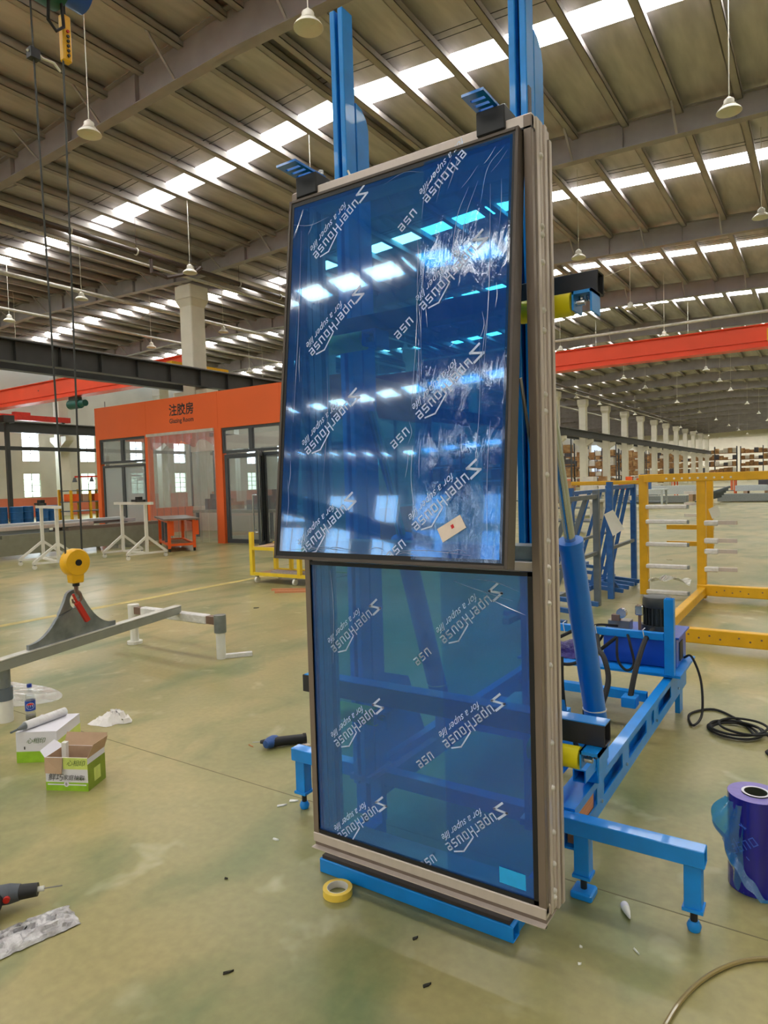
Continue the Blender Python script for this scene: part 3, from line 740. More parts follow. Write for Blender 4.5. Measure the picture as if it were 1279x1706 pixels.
for i, (x, y, z, rx) in enumerate(((-7.4, 8.0, .60, .35), (-7.1, 8.05, .605, -.3), (-6.85, 8.1, .60, .2))):
    q = MB(); q.bar((x-.14, y, z+.02), (x+.12, y+.05, z+.02+abs(rx)*.16), .2, .012)
    tag(q.put('cardboard_scrap', ['cardboard', 'bundle_light', 'cardboard'][i], loc=(x, y, z)), ['tan cardboard scrap leaning under the orange bag', 'pale grey cardboard scrap below the orange bag', 'tan cardboard flap at the glass unit end of the cart'][i], 'cardboard')
tag(MB().box(-7.5, -6.3, 7.98, 8.12, .15, .19).put('profile_offcut', 'bundle_lilac', loc=(-6.9, 8.05, .15)), 'pale profile offcut lying on the lower deck of the yellow cart', 'metal profile')
for i, (a, b) in enumerate((((-6.9, 7.35), (-6.25, 7.7)), ((-6.7, 7.2), (-6.1, 7.6)))):
    tag(MB().bar((a[0], a[1], .015), (b[0], b[1], .015), .04, .03).put('wood_batten', 'wood', loc=(a[0], a[1], 0)), ['tan wooden batten on the floor by the yellow cart', 'second wooden batten on the floor next to the glass unit'][i], 'wood')
# drums, orange cabinets and other gear by the side wall
for i in range(7):
    x, y = -32.9+.2*(i % 2), 15.4+.63*i
    c = MB(); c.lathe([(0, 0), (.3, 0), (.3, .05), (.285, .06), (.285, .3), (.3, .31), (.3, .34), (.285, .35), (.285, .62), (.3, .63), (.3, .66), (.285, .67), (.285, .9), (.3, .92), (.27, .93), (0, .92)], (x, y, 0), 18)
    tag(c.put('drum', 'drum_blue', loc=(x, y, 0), smooth=True), 'blue plastic drum, %s from the left behind the left white trolley' % ['first', 'second', 'third', 'fourth', 'fifth', 'sixth', 'seventh'][i], 'drum', 'blue drums')
t = thing('storage_rack', 'orange and yellow storage rack with hanging tools by the side wall', 'rack', (-34, 22.5, 0))
for y in (20.6, 21.7, 22.8, 23.9):
    MB().box(-34.6, -34.5, y-.06, y+.06, 0, 1.7).put('post', 'rack_yellow', t); MB().box(-33.5, -33.4, y-.06, y+.06, 0, 1.65).put('post', 'rack_yellow' if y < 22 else 'orange', t)
for z in (.5, 1.0, 1.6): MB().box(-34.6, -33.4, 20.6, 23.9, z, z+.05).put('shelf', 'rack_grey', t)
for i, y in enumerate((20.9, 21.5, 22.2, 22.9, 23.4)):
    q = MB(); q.box(-34.3, -33.5, y-.2, y+.2, 1.05, 1.45)
    tag(q.put('storage_crate', ['orange', 'cardboard', 'orange', 'drum_blue', 'seat_orange'][i], loc=(-33.9, y, 1.05)), ['orange crate at the left end of the storage rack', 'tan crate second in the storage rack', 'orange crate in the middle of the storage rack', 'blue crate in the storage rack', 'bright orange crate at the right end of the storage rack'][i], 'crate')
tag(MB().box(-33.2, -32.5, 24.6, 25.2, 0, .5).box(-33.1, -32.6, 24.7, 25.1, .5, .8).put('stool', 'blue', loc=(-32.9, 24.9, 0)), 'small blue stool beside the storage rack', 'stool')
t = thing('lifting_beam', 'red lifting beam with suction cups hanging in the far hall', 'lifter', (-30, 20.5, 1.6))
MB().bar((-30.8, 19.2, 2.3), (-29.2, 21.8, 2.3), .08, .08).put('beam', 'red', t)
for s in (0, .25, .5, .75, 1): 
    c = Vector((-30.8, 19.2, 2.26)).lerp(Vector((-29.2, 21.8, 2.26)), s); MB().cyl(c, c-Vector((0, 0, .22)), .05, .12, n=10).put('suction_cup', 'dark_frame', t)
MB().cyl((-30, 20.5, 2.3), (-30, 20.5, 3.3), .09).put('vacuum_head', 'brown_metal', t); MB().cyl((-30, 20.5, 3.3), (-30, 20.5, 6.0), .02, n=6).put('chain', 'steel', t)
ex = -29.3
t = thing('electric_hoist', 'small dark green hoist under the far crane, left of the glazing room', 'hoist', (ex, 18.5, 5.5))
MB().cyl((ex-.5, 18.55, 5.66), (ex+.3, 18.55, 5.66), .22).put('drum', 'hoist_green', t, smooth=True); MB().cyl((ex+.3, 18.55, 5.66), (ex+.7, 18.55, 5.66), .15).put('motor', 'hoist_green', t, smooth=True)
MB().box(ex-.4, ex+.2, 18.4, 18.7, 5.84, 5.99).put('trolley', 'girder_dark', t)
MB().cyl((ex, 18.55, 5.5), (ex, 18.55, 5.0), .015, n=6).put('rope', 'girder_dark', t)

# ------------------------------------------------------------------ hook, hoist, spreader plate, stand
HX, HY = -4.75, 2.93
t = thing('wire_rope_hoist', 'dark green wire rope hoist at the top left corner', 'hoist', (HX, HY, 5.05))
MB().cyl((HX, HY-.42, 5.32), (HX, HY+.10, 5.32), .19, n=24).put('drum_housing', 'hoist_green', t, smooth=True)
MB().cyl((HX, HY+.10, 5.34), (HX, HY+.30, 5.34), .13, n=20).put('motor', 'tank_blue', t, smooth=True)
MB().box(HX-.1, HX+.1, HY-.25, HY+.1, 5.45, 6.0).put('hanger_frame', 'girder_dark', t)
for i, y in enumerate((HY-.13, HY+.11)):
    MB().cyl((HX, y, 5.2), (HX, HY-.07+.13*i, 1.0), .007, n=6).put('wire_rope', 'girder_dark', t)
MB().tube([(HX+.05, HY-.02, 5.12), (HX+.05, HY-.03, 4.97), (HX+.05, HY+.03, 4.92), (HX+.05, HY+.09, 4.98), (HX+.05, HY+.08, 5.15)], .012).put('cable_loop', 'rubber', t, smooth=True)
MB().box(HX-.03, HX+.03, HY-.16, HY-.09, 4.66, 4.73).put('limit_switch', 'black', t)
MB().tube([(HX, HY-.17, 4.70), (HX, HY-.12, 4.74), (HX, HY-.06, 4.70), (HX, HY+.03, 4.71), (HX, HY+.08, 4.67)], .009).put('limit_arm', 'white_plastic', t, smooth=True)
t = thing('pendant_control', 'yellow pendant push button control hanging under the green hoist', 'control', (HX, HY+.13, 4.76))
b = MB().box(HX-.03, HX+.03, HY+.095, HY+.165, 4.76, 5.10).put('control_box', 'hook_yellow', t, bevel=.01)
for i in range(6): MB().cyl((HX+.03, HY+.13, 4.80+.035*i), (HX+.042, HY+.13, 4.80+.035*i), .011, n=10).put('push_button', 'black' if i < 5 else 'red', b)
MB().cyl((HX, HY+.13, 5.1), (HX, HY+.13, 5.45), .01, n=6).put('cable', 'rubber', t)
t = thing('hook_block', 'yellow crane hook block hanging above the grey spreader plate', 'hook', (HX, HY, .78))
MB().lathe([(0, -.045), (.095, -.045), (.105, -.03), (.105, .03), (.095, .045), (0, .045)], (HX, HY, 1.02), 28, 'X').put('sheave_housing', 'hook_yellow', t, smooth=True)
MB().cyl((HX, HY, 1.02), (HX+.055, HY, 1.02), .024).put('hub', 'rubber', t, smooth=True)
MB().prism([(HY-.055, .985), (HY+.055, .985), (HY+.045, .865), (HY-.045, .865)], 'X', HX-.04, HX+.04).put('neck', 'hook_yellow', t, bevel=.008)
MB().cyl((HX, HY, .84), (HX, HY, .87), .025).put('swivel', 'black', t)
MB().tube([(HX, HY, .85), (HX, HY, .80), (HX, HY+.03, .77), (HX, HY+.035, .735), (HX, HY+.005, .705), (HX, HY-.03, .72), (HX, HY-.035, .745)], lambda s: .017-.009*s).put('hook', 'brown_metal', t, smooth=True)
tag(MB().bar((HX+.05, HY-.03, .72), (HX+.05, HY+.05, .57), .035, .03, (1, 0, 0)).bar((HX+.05, HY-.06, .79), (HX+.05, HY-.02, .70), .014, .014, (1, 0, 0)).put('red_clip', 'red', loc=(HX+.05, HY, .57)), 'dark red clip hanging in the eye of the spreader plate', 'clip')
# stand
P0, P1 = Vector((-4.60, 2.20, 0)), Vector((-5.15, 4.2, 0)); bd = (P1-P0).normalized(); bn = Vector((bd.y, -bd.x, 0))
t = thing('support_stand', 'low H-shaped stand with grey channel beam and white wrapped pipe legs', 'stand', (-4.9, 3.2, 0))
MB().bar(P0+Vector((0, 0, .405)), P1+Vector((0, 0, .405)), .07, .07).put('beam', 'beam_grey', t, bevel=.004)
MB().bar(P0+Vector((0, 0, .445)), P1+Vector((0, 0, .445)), .075, .008).put('beam_flange', 'white_pipe', t)
L1, L2 = Vector((-5.86, 4.22, 0)), Vector((-4.60, 4.21, 0))
MB().bar(L1.lerp(L2, .12)+Vector((0, 0, .345)), L1.lerp(L2, .88)+Vector((0, 0, .345)), .075, .085).put('crossbar_wrap', 'wrap_white', t, bevel=.01)
MB().bar(L1+Vector((0, 0, .345)), L2+Vector((0, 0, .345)), .06, .07).put('crossbar', 'brown_metal', t)
for c, gm in ((L1, 'white_plastic'), (L2, 'galv')):
    MB().cyl(c, c+Vector((0, 0, .27)), .042, n=20).put('leg', 'white_plastic', t, smooth=True)
    MB().cyl(c+Vector((0, 0, .24)), c+Vector((0, 0, .40)), .055, n=20).put('collar', gm, t, smooth=True)
MB().cyl(L1, L1+Vector((0, 0, .03)), .075, n=16).put('foot', 'white_plastic', t)
MB().bar(L2+Vector((.02, 0.02, .02)), (-4.42, 4.42, .02), .05, .035).put('foot', 'wrap_white', t)
Lf = Vector((-4.69, 2.33, 0)); Lg = Vector((-5.75, 2.05, 0))
for c in (Lf, Lg):
    MB().cyl(c, c+Vector((0, 0, .17)), .052, n=20).put('leg', 'white_plastic', t, smooth=True)
    MB().cyl(c+Vector((0, 0, .15)), c+Vector((0, 0, .235)), .056, n=20).put('collar', 'rack_grey', t, smooth=True)
    MB().cyl(c+Vector((0, 0, .235)), c+Vector((0, 0, .40)), .045, n=20).put('leg_socket', 'galv', t, smooth=True)
MB().bar(Lf+Vector((0, 0, .34)), Lg+Vector((0, 0, .34)), .05, .05).put('crossbar', 'wrap_white', t)
# spreader plate on the beam
PC = P0 + bd*((HY-P0.y)/bd.y); out = []
hw = .44; n = 14
for i in range(n+1):
    s = i/n; u = -hw+(hw-.075)*s; out.append((u, .45+.035+.285*(s**2.3)))
eye = [(.085*math.cos(a), .75+.06*math.sin(a)) for a in [PI*(1-j/10) for j in range(11)]]
prof = [(-hw, .45)] + out + eye + [(-u, z) for u, z in reversed(out)] + [(hw, .45)]
def plate(u, z, k): p = PC + bd*u + bn*k; return (p.x, p.y, z)
hole = [(.045*math.cos(a), .725+.055*math.sin(a)) for a in [2*PI*j/20 for j in range(20)]]
import bmesh
bm = bmesh.new(); vo = [bm.verts.new((u, z, 0)) for u, z in prof]; vh = [bm.verts.new((u, z, 0)) for u, z in hole]
es = [bm.edges.new((vo[i], vo[(i+1) % len(vo)])) for i in range(len(vo))] + [bm.edges.new((vh[i], vh[(i+1) % 20])) for i in range(20)]
bmesh.ops.triangle_fill(bm, edges=es, use_beauty=True, use_dissolve=False)
bm.verts.index_update()
q = MB(); q.add([plate(v.co.x, v.co.y, 0) for v in bm.verts], [tuple(v.index for v in f.verts) for f in bm.faces]); bm.free()
tag(q.put('spreader_plate', 'galv', loc=(PC.x, PC.y, .45), solid=.025), 'grey triangular steel spreader plate with a lifting eye, on the beam', 'lifting plate')

# ------------------------------------------------------------------ right middle ground: racks
def slat_rack(name, label, x, y0, y1, top, m, nsl, lean, m2=None):
    t = thing(name, label, 'rack', (x, (y0+y1)/2, 0))
    for y in (y0, y1): MB().box(x-.035, x+.035, y-.035, y+.035, 0, top).put('post', m, t)
    MB().box(x-.025, x+.025, y0, y1, top-.10, top-.05).put('top_bar', m, t)
    MB().box(x-.02, x+.02, y0, y1, .62, .66).put('mid_bar', 'rack_grey', t)
    for i in range(nsl):
        y = y0+(y1-y0)*(i+.6)/(nsl+.2)
        MB().bar((x-.02, y, top-.08), (x-lean, y-.06, .14), .05, .05).put('leaning_slat', m, t)
        MB().bar((x-lean-.15, y-.06, .14), (x+.12, y-.06, .09), .05, .05).put('foot_arm', m2 or m, t)
    MB().box(x-lean-.05, x-lean+.02, y0, y1, .08, .14).put('base_bar', m, t)
    MB().bar((x, y0, .25), (x+.02, y0+.32, .05), .06, .02).put('gusset', m, t)
    return t
slat_rack('glass_rack', 'blue steel glass rack with leaning slats beside the yellow frame', -2.29, 8.63, 9.85, 1.48, 'rack_blue', 4, .28)
slat_rack('glass_rack', 'grey steel glass rack with leaning slats behind the hydraulic cylinder', -2.31, 6.3, 8.1, 1.39, 'rack_grey', 3, .40, 'rack_blue')
slat_rack('glass_rack', 'second blue glass rack further back between grey and yellow racks', -3.0, 9.3, 11.2, 1.4, 'rack_blue', 3, .35)
m = MB(); m.add([(-2.345, 8.56, 1.075), (-2.22, 8.5, 1.135), (-2.088, 8.5, .90), (-2.24, 8.56, .802)], [(0, 1, 2, 3)])
tag(m.put('paper_tag', 'paper', loc=(-2.22, 8.53, .97), solid=.003), 'blank white paper tag hanging crooked on the blue rack', 'paper')
tag(MB().box(-2.235, -2.225, 9.40, 9.47, 1.22, 1.28).put('paper_label', 'paper', loc=(-2.23, 9.43, 1.25)), 'tiny white label on the blue rack slat', 'label')
# yellow cantilever frame
t = thing('cantilever_rack', 'yellow perforated steel cantilever frame at the right edge', 'rack', (-1.0, 8, 0))
ym = 'rack_yellow'
MB().box(-2.02, -1.92, 8.98, 9.08, .02, 1.56).put('post', ym, t, bevel=.006)
MB().box(-1.34, -1.24, 8.96, 9.06, .02, 1.52).put('post', ym, t, bevel=.006)
MB().box(-1.33, -1.25, 9.66, 9.74, .5, 1.50).put('post', ym, t, bevel=.006)
MB().box(-1.95, 1.0, 8.95, 9.05, 1.46, 1.56).put('top_beam', ym, t, bevel=.006)
MB().box(-2.9, -1.98, 9.0, 9.06, 1.44, 1.49).put('top_beam', ym, t, bevel=.006)
MB().box(-1.34, 1.0, 8.93, 9.03, .06, .19).put('base_beam', ym, t, bevel=.006)
MB().box(-1.34, 1.0, 6.42, 6.50, .05, .18).put('base_beam', ym, t, bevel=.006)
MB().box(-1.32, -1.24, 6.5, 8.95, .06, .16).put('base_beam', ym, t, bevel=.006)
for z in (.78, .55): MB().box(-1.9, -1.3, 10.1, 10.18, z, z+.06).put('mid_rail', ym, t)
for x in (-1.31, -.5, .4): MB().cyl((x, 8.98, 0), (x, 8.98, .06), .04, n=10).put('levelling_foot', 'white_plastic', t)
for x in (-1.2, .4): MB().cyl((x, 6.46, 0), (x, 6.46, .05), .04, n=10).put('levelling_foot', 'white_plastic', t)
for i in range(9):
    for y, z0, dz in ((6.418, .115, .0), (8.928, .125, 0)):
        x = -1.12+i*.085+(.06 if i > 4 else 0)
        MB().cyl((x, y, z0+(.012 if i % 2 else -.012)), (x, y+.004, z0+(.012 if i % 2 else -.012)), .009, n=8).put('bolt_hole', 'brown_metal', t)
    MB().cyl((-1.68+i*.09, 8.947, 1.50), (-1.68+i*.09, 8.952, 1.50), .013, n=8).put('bolt_hole', 'white_plastic', t)
for z in (1.143, .955, .669, .389, -.0): 
    if z < .05: z = .06
    a = MB().box(-1.94, -1.45, 8.96, 9.02, z-.025, z+.03).put('support_arm', 'wrap_white', t, bevel=.012)
    MB().box(-1.45, -1.43, 8.962, 9.018, z-.02, z+.026).put('arm_end', 'bundle_grey', a)
for z in (.945, .728, .598, .379):
    a = MB().box(-1.26, -1.10, 8.95, 9.01, z-.03, z+.035).put('arm_wrap', 'wrap_white', t, bevel=.012)
    MB().box(-1.10, -.90, 8.955, 9.005, z-.015, z+.03).put('support_arm', 'alu', a)
for z in (1.3, 1.15, 1.0):
    MB().box(-1.6, -1.33, 9.68, 9.72, z-.02, z+.02).put('support_arm', 'wrap_white', t)
m = MB(); m.grid(lambda u, v: (-1.9+.48*u, 8.9+.18*v+.03*math.sin(u*9), .20+.03*math.sin(u*11+v*4)+.05*math.sin(PI*u)), 12, 4)
tag(m.put('wrapping_scrap', 'poly_sheet', loc=(-1.7, 9, .18), solid=.004), 'crumpled pale wrapping hanging on the lowest yellow rack arm', 'wrapping')
m = MB(); m.add([(-1.20, 8.9, 1.12), (-1.10, 8.88, 1.17), (-1.06, 8.9, 1.06), (-1.16, 8.92, 1.00)], [(0, 1, 2, 3)]); 
tag(m.put('paper_tag', 'paper', loc=(-1.13, 8.9, 1.1), solid=.003), 'white tag hanging from the second yellow post', 'paper')
# bundles of long profiles further away on the floor
for i, (x0, x1, y, z, h_, mm, lab) in enumerate(((-10.5, -6.3, 38.6, .05, .35, 'bundle_grey', 'grey profile bundle on the floor left of the second yellow post'), (-10.0, -6.0, 41.5, .4, .5, 'bundle_light', 'pale profile bundle behind the grey one, left of the second yellow post'),
        (-4.9, .5, 39.6, .05, .38, 'bundle_grey', 'long grey profile bundle on the floor, right of the second yellow post'), (-4.2, 0.4, 41.0, .55, .30, 'bundle_light', 'white wrapped profile bundle upon the far stack'), (-3.2, .5, 42.5, .85, .26, 'bundle_dark', 'dark profile bundle on top of the far stack'), (-3.4, .4, 43.9, 1.1, .22, 'bundle_grey', 'blue grey profile bundle highest at the back of the far stack'))):
    q = thing('profile_bundle', lab, 'metal profiles', ((x0+x1)/2, y, 0), 'far profile bundles')
    if z > .1:
        for xx in (x0+.4, x1-.6): MB().box(xx, xx+.2, y, y+1.2, 0, z).put('support_block', 'cardboard', q)
    for j in range(6): MB().box(x0+.1*(j % 3), x1-.15*(j % 2), y+j*.2, y+j*.2+.19, z, z+h_*(1-.2*(j % 2))).put('profile', mm, q)
m = MB()
for j in range(5): m.bar((-5.7+j*.15, 37.8, .1+.1*j), (-4.6+j*.1, 38.6, .35+.12*j), .14, .1)
tag(m.put('scrap_pile', 'rack_grey', loc=(-5, 38, 0)), 'heap of grey offcuts left of the long profile stack', 'scrap')
# work benches and machines in the distance
FAR = [(-6.4, 19.0, 2.2, .9, 'white_pipe'), (-8.6, 27, 3.0, 1.0, 'white_pipe'), (-7.8, 33, 3.2, .9, 'bundle_light'), (-10.5, 44, 4, 1.0, 'white_pipe'), (-7.2, 52, 4, 1.1, 'orange'), (-12.2, 58, 4, 1.1, 'goods_white'), (-9.4, 66, 5, 1.2, 'orange'), (-14.2, 36, 3, 1.2, 'goods_white')]
FL = ['white work table closest behind the grey glass rack', 'white work table behind the blue glass rack', 'pale work table behind the racks', 'white work table in the middle distance', 'orange machine table far behind the yellow posts', 'white machine table far down the hall', 'orange machine table furthest down the hall', 'white packing table near the column row']
for (x, y, l, h_, mm), lab in zip(FAR, FL):
    t = thing('work_table', lab, 'table', (x, y, 0), 'work tables down the hall')
    MB().box(x-l/2, x+l/2, y-.6, y+.6, h_-.06, h_).put('tabletop', mm, t)
    for sx in (-1, 1):
        for sy in (-1, 1): MB().box(x+sx*(l/2-.1)-.04, x+sx*(l/2-.1)+.04, y+sy*.5-.04, y+sy*.5+.04, 0, h_-.06).put('leg', mm, t)
    MB().box(x-l/2+.1, x+l/2-.1, y-.5, y+.5, .3, .34).put('shelf', 'rack_grey', t)
    for j in range(3):
        q = MB(); xx = x-l/2+.4+j*l/3.4; q.box(xx-.22, xx+.22, y-.25, y+.25, h_, h_+.2+.18*((j*7+int(y)) % 3)); q.box(xx-.15, xx+.1, y-.27, y-.25, h_+.05, h_+.15)
        tag(q.put('storage_box', ['goods_brown', 'goods_white', 'orange', 'rack_blue'][(j+int(y)) % 4], loc=(xx, y, h_)), '%s storage box on the %s' % (['left', 'middle', 'right'][j], lab), 'box', 'boxes on distant tables')
# pallet racking at the end of the hall and between the columns
def racking(label, x0, x1, y, levels, depth=1.2):
    t = thing('pallet_rack', label, 'rack', ((x0+x1)/2, y, 0), 'pallet racks at the far end')
    n = max(1, int((x1-x0)/3))
    m = MB()
    for i in range(n+1):
        x = x0+(x1-x0)*i/n; m.box(x-.06, x+.06, y, y+.12, 0, levels*1.3+.4); m.box(x-.06, x+.06, y+depth-.12, y+depth, 0, levels*1.3+.4)
    m.put('uprights', 'dark_frame', t)['kind'] = 'stuff'
    m = MB()
    for l in range(levels): m.box(x0, x1, y, y+depth, .25+1.3*l, .37+1.3*l)
    m.put('shelves', 'rack_tan', t)['kind'] = 'stuff'
    ms = {k_: MB() for k_ in ('goods_brown', 'goods_white', 'rack_tan', 'bundle_dark')}
    for l in range(levels):
        for i in range(int((x1-x0)/.8)):
            mm = random.choice(['goods_brown']*5+['goods_white']*2+['rack_tan']*3+['bundle_dark']*2+[None])
            if mm: x = x0+.05+i*.8; ms[mm].box(x, x+.72, y+.1, y+depth-.1, .37+1.3*l, .37+1.3*l+.45+.6*random.random())
    for k_, m in ms.items():
        if m.v: m.put('stored_goods', k_, t)['kind'] = 'stuff'
for i in range(5): racking('tall pallet rack of brown cartons at the hall end, %s from the left' % ORD[i], -40+i*8.4, -40+i*8.4+8, 151.5+3*(i % 2), 5)
racking('tall pallet rack of brown cartons at the hall end, rightmost', 2, 12, 151.5, 5)
for i, y in enumerate((52, 70, 88, 104, 120, 136)): racking('pallet rack of cartons between the white columns, %s nearest' % ORD[i], -37 if i % 2 else -34, -22.5, y, 4)

# ------------------------------------------------------------------ blue lifting rig
def curve(pts, n=8):
    """Catmull-Rom through the points"""
    P = [Vector(p) for p in pts]; P = [P[0]*2-P[1]] + P + [P[-1]*2-P[-2]]; out = []
    for i in range(1, len(P)-2):
        a, b, c, d = P[i-1:i+3]
        for k in range(n):
            t = k/n; out.append(.5*((2*b) + (c-a)*t + (2*a-5*b+4*c-d)*t*t + (3*b-a-3*c+d)*t**3))
    return out + [P[-2]]
rig = thing('panel_lifting_rig', 'bright blue hydraulic panel lifting rig behind the glass unit', 'lifting rig', (-1.25, 2.4, 0))
RB = 'blue'
MB().rtube((-2.14, 2.40, .27), (-.34, 2.40, .27), .06, .06).put('front_beam', RB, rig, bevel=.004)
for x in (-2.10, -1.74, -.755, -.38):
    l = MB().rtube((x, 2.41, .085), (x, 2.41, .24), .055, .055, up=(0, 1, 0)).put('leg', RB, rig, bevel=.003)
    MB().box(x-.033, x+.033, 2.377, 2.443, .078, .09).put('leg_plate', RB, l)
    MB().cyl((x, 2.41, .03), (x, 2.41, .08), .012, n=10).put('levelling_screw', 'black', l)
    if x in (-.755, -1.74): MB().box(x-.04, x+.04, 2.37, 2.45, 0, .03).put('foot_pad', RB, l, bevel=.006)
    else: MB().lathe([(0, 0), (.02, .002), (.024, .018), (.016, .035), (0, .036)], (x, 2.41, 0), 14).put('foot_pad', RB, l, smooth=True)
SL = [(2.44, 2.72), (2.82, 3.13), (3.25, 3.62), (3.74, 3.80), (3.92, 4.28)]
for xo, sg in ((-.79, 1), (-1.71, -1)):
    xi = xo-.05*sg; a, b = min(xo, xi), max(xo, xi)
    m = MB(); m.box(a, b, 2.43, 4.80, .300, .308); m.box(a, b, 2.43, 4.80, .150, .158)
    x0, x1 = (xi, xi+.006) if sg > 0 else (xi-.006, xi)
    m.box(x0, x1, 2.43, 4.80, .158, .300)
    x0, x1 = (xo-.006, xo) if sg > 0 else (xo, xo+.006)
    m.box(x0, x1, 2.43, 4.8, .275, .300); m.box(x0, x1, 2.43, 4.8, .158, .205)
    pr = 2.43
    for s0, s1 in SL + [(4.8, 4.8)]: m.box(x0, x1, pr, s0, .205, .275); pr = s1
    r_ = m.put('base_rail', RB, rig)
    for y in (2.77, 3.19, 3.85, 4.5): MB().cyl((xo, y, .20), (xo+.008*sg, y, .20), .008, n=8).put('bolt', 'chrome', r_)
    MB().box(a+.01, b-.01, 4.62, 4.72, 0, .15).put('rear_foot', RB, rig)
tag(MB().box(-.83, -.80, 2.46, 2.70, .158, .262).put('wood_block', 'wood', loc=(-.815, 2.58, .158)), 'light wooden block lying inside the slotted blue rail', 'wood')
MB().rtube((-1.71, 4.05, .26), (-.88, 4.05, .26), .05, .05).put('cross_tube', RB, rig)
MB().rtube((-1.71, 3.2, .25), (-.88, 3.2, .25), .05, .05).put('cross_tube', RB, rig)
MB().rtube((-1.71, 4.77, .25), (-.88, 4.77, .25), .05, .08).put('cross_tube', RB, rig)
MB().box(-.98, -.90, 3.86, 3.95, .24, .30).put('hose_bracket', RB, rig, bevel=.004)
MB().cyl((-1.7, 3.62, .06), (-.9, 3.62, .06), .018, n=10).put('tie_bar', 'steel', rig, smooth=True)
MB().box(-1.78, -.74, 4.30, 4.84, .318, .332).put('tray', RB, rig)
MB().rtube((-.80, 4.31, .332), (-.80, 4.31, .80), .055, .055, up=(0, 1, 0)).put('guard_post', RB, rig, bevel=.003)
MB().rtube((-1.70, 4.31, .332), (-1.70, 4.31, .80), .055, .055, up=(0, 1, 0)).put('guard_post', RB, rig, bevel=.003)
MB().rtube((-1.67, 4.31, .565), (-.83, 4.31, .565), .04, .045).put('guard_rail', RB, rig, bevel=.003)
for x in (-1.45, -1.24, -.95): MB().tube([(x+.012, 4.283, .53), (x, 4.283, .60), (x, 4.34, .60)], .003, 5).put('cable_tie', 'white_plastic', rig)
# hydraulic power pack
tk = MB().box(-1.24, -.79, 4.46, 4.80, .332, .52).put('oil_tank', 'tank_blue', rig, bevel=.006)
MB().box(-1.26, -.77, 4.44, 4.82, .52, .535).put('tank_lid', 'tank_blue', tk, bevel=.003)
MB().box(-.789, -.785, 4.56, 4.66, .36, .48).put('side_cover', 'black', tk)
mo = MB(); mc = (-.935, 4.64, 0)
for k in range(22):
    a = 2*PI*k/22; c, s = math.cos(a), math.sin(a); mo.bar((mc[0]+.078*c, mc[1]+.078*s, .57), (mc[0]+.078*c, mc[1]+.078*s, .69), .006, .02, (c, s, 0))
mo.cyl((mc[0], mc[1], .57), (mc[0], mc[1], .69), .074, n=24)
mot = mo.put('motor', 'motor_black', rig)
MB().lathe([(.088, .685), (.092, .69), (.092, .735), (.085, .752), (.06, .762), (0, .764)], mc, 28).put('fan_cover', 'motor_black', mot, smooth=True)
MB().cyl((mc[0], mc[1], .535), (mc[0], mc[1], .57), .10, n=24).put('motor_flange', 'motor_black', mot, smooth=True)
MB().box(-.865, -.85, 4.55, 4.60, .64, .67).put('name_plate', 'steel', mot)
vb = MB().box(-1.22, -1.08, 4.5, 4.6, .535, .60).put('valve_block', 'steel', rig, bevel=.004)
MB().cyl((-1.13, 4.49, .65), (-1.13, 4.53, .65), .032, n=18).put('pressure_gauge', 'chrome', vb, smooth=True)
MB().cyl((-1.02, 4.52, .535), (-1.02, 4.52, .66), .010, n=8).put('pipe_stub', 'brown_metal', vb); MB().box(-1.045, -.995, 4.495, 4.545, .645, .71).put('pressure_switch', 'chrome', vb, bevel=.006)
MB().box(-1.19, -1.14, 4.48, 4.53, .60, .64).put('solenoid', 'brown_metal', vb)
MB().cyl((-1.27, 4.46, .40), (-1.27, 4.42, .40), .03, n=12).put('valve_knob', 'roller_yellow', rig)
# hoses
def hose(pts, r=.011, m='rubber'): return MB().tube(curve(pts), r, 8).put('hose', m, rig, smooth=True)
hose([(-1.30, 4.25, .60), (-1.38, 4.20, .56), (-1.50, 4.22, .48), (-1.54, 4.25, .38), (-1.40, 4.2, .35), (-1.25, 4.2, .42), (-1.10, 4.26, .545)])
hose([(-1.10, 4.26, .545), (-1.08, 4.20, .42), (-1.03, 4.2, .36), (-.99, 4.22, .40), (-1.02, 4.25, .52), (-1.06, 4.33, .58)], .008)
hose([(-1.22, 4.25, .545), (-1.17, 4.1, .50), (-1.10, 3.98, .47), (-1.06, 3.9, .36), (-1.08, 3.75, .20)], .016)
hose([(-.935, 4.5, .56), (-.93, 4.24, .54), (-.93, 4.0, .42), (-.94, 3.9, .28)], .016)
hose([(-1.15, 4.47, .57), (-1.24, 4.3, .60), (-1.32, 4.24, .54), (-1.30, 4.26, .46), (-1.22, 4.28, .50), (-1.2, 4.4, .57)], .008)
hose([(-.90, 2.56, 1.27), (-.865, 2.66, 1.20), (-.86, 2.74, 1.0), (-.875, 2.86, .72), (-.89, 2.9, .42)], .013)
hose([(-1.0, 2.9, .75), (-.985, 2.86, .62), (-.97, 2.88, .45), (-.96, 3.0, .30)], .018)
# purple film scraps on the tray
m = MB(); m.grid(lambda u, v: (-1.66+.36*u, 4.40+.2*v, .335+.10*math.sin(PI*u)**.5*math.sin(PI*v)+.012*math.sin(u*19+v*7)), 16, 8)
tag(m.put('film_scrap', 'purple', loc=(-1.48, 4.5, .335), smooth=True), 'crumpled dark purple film lying on the rig tray', 'film')
m = MB(); m.grid(lambda u, v: (-1.50+.30*u, 3.3+.2*v, .318+.09*math.sin(PI*u)*math.sin(PI*v)+.01*math.sin(u*15+v*9)), 12, 8)
tag(m.put('white_rag', 'cloth', loc=(-1.4, 3.4, .3), smooth=True), 'white rag lying on the blue rig frame beside the glass unit', 'cloth')
MB().box(-1.55, -1.15, 3.25, 3.5, .275, .318).put('deck_plate', RB, rig)
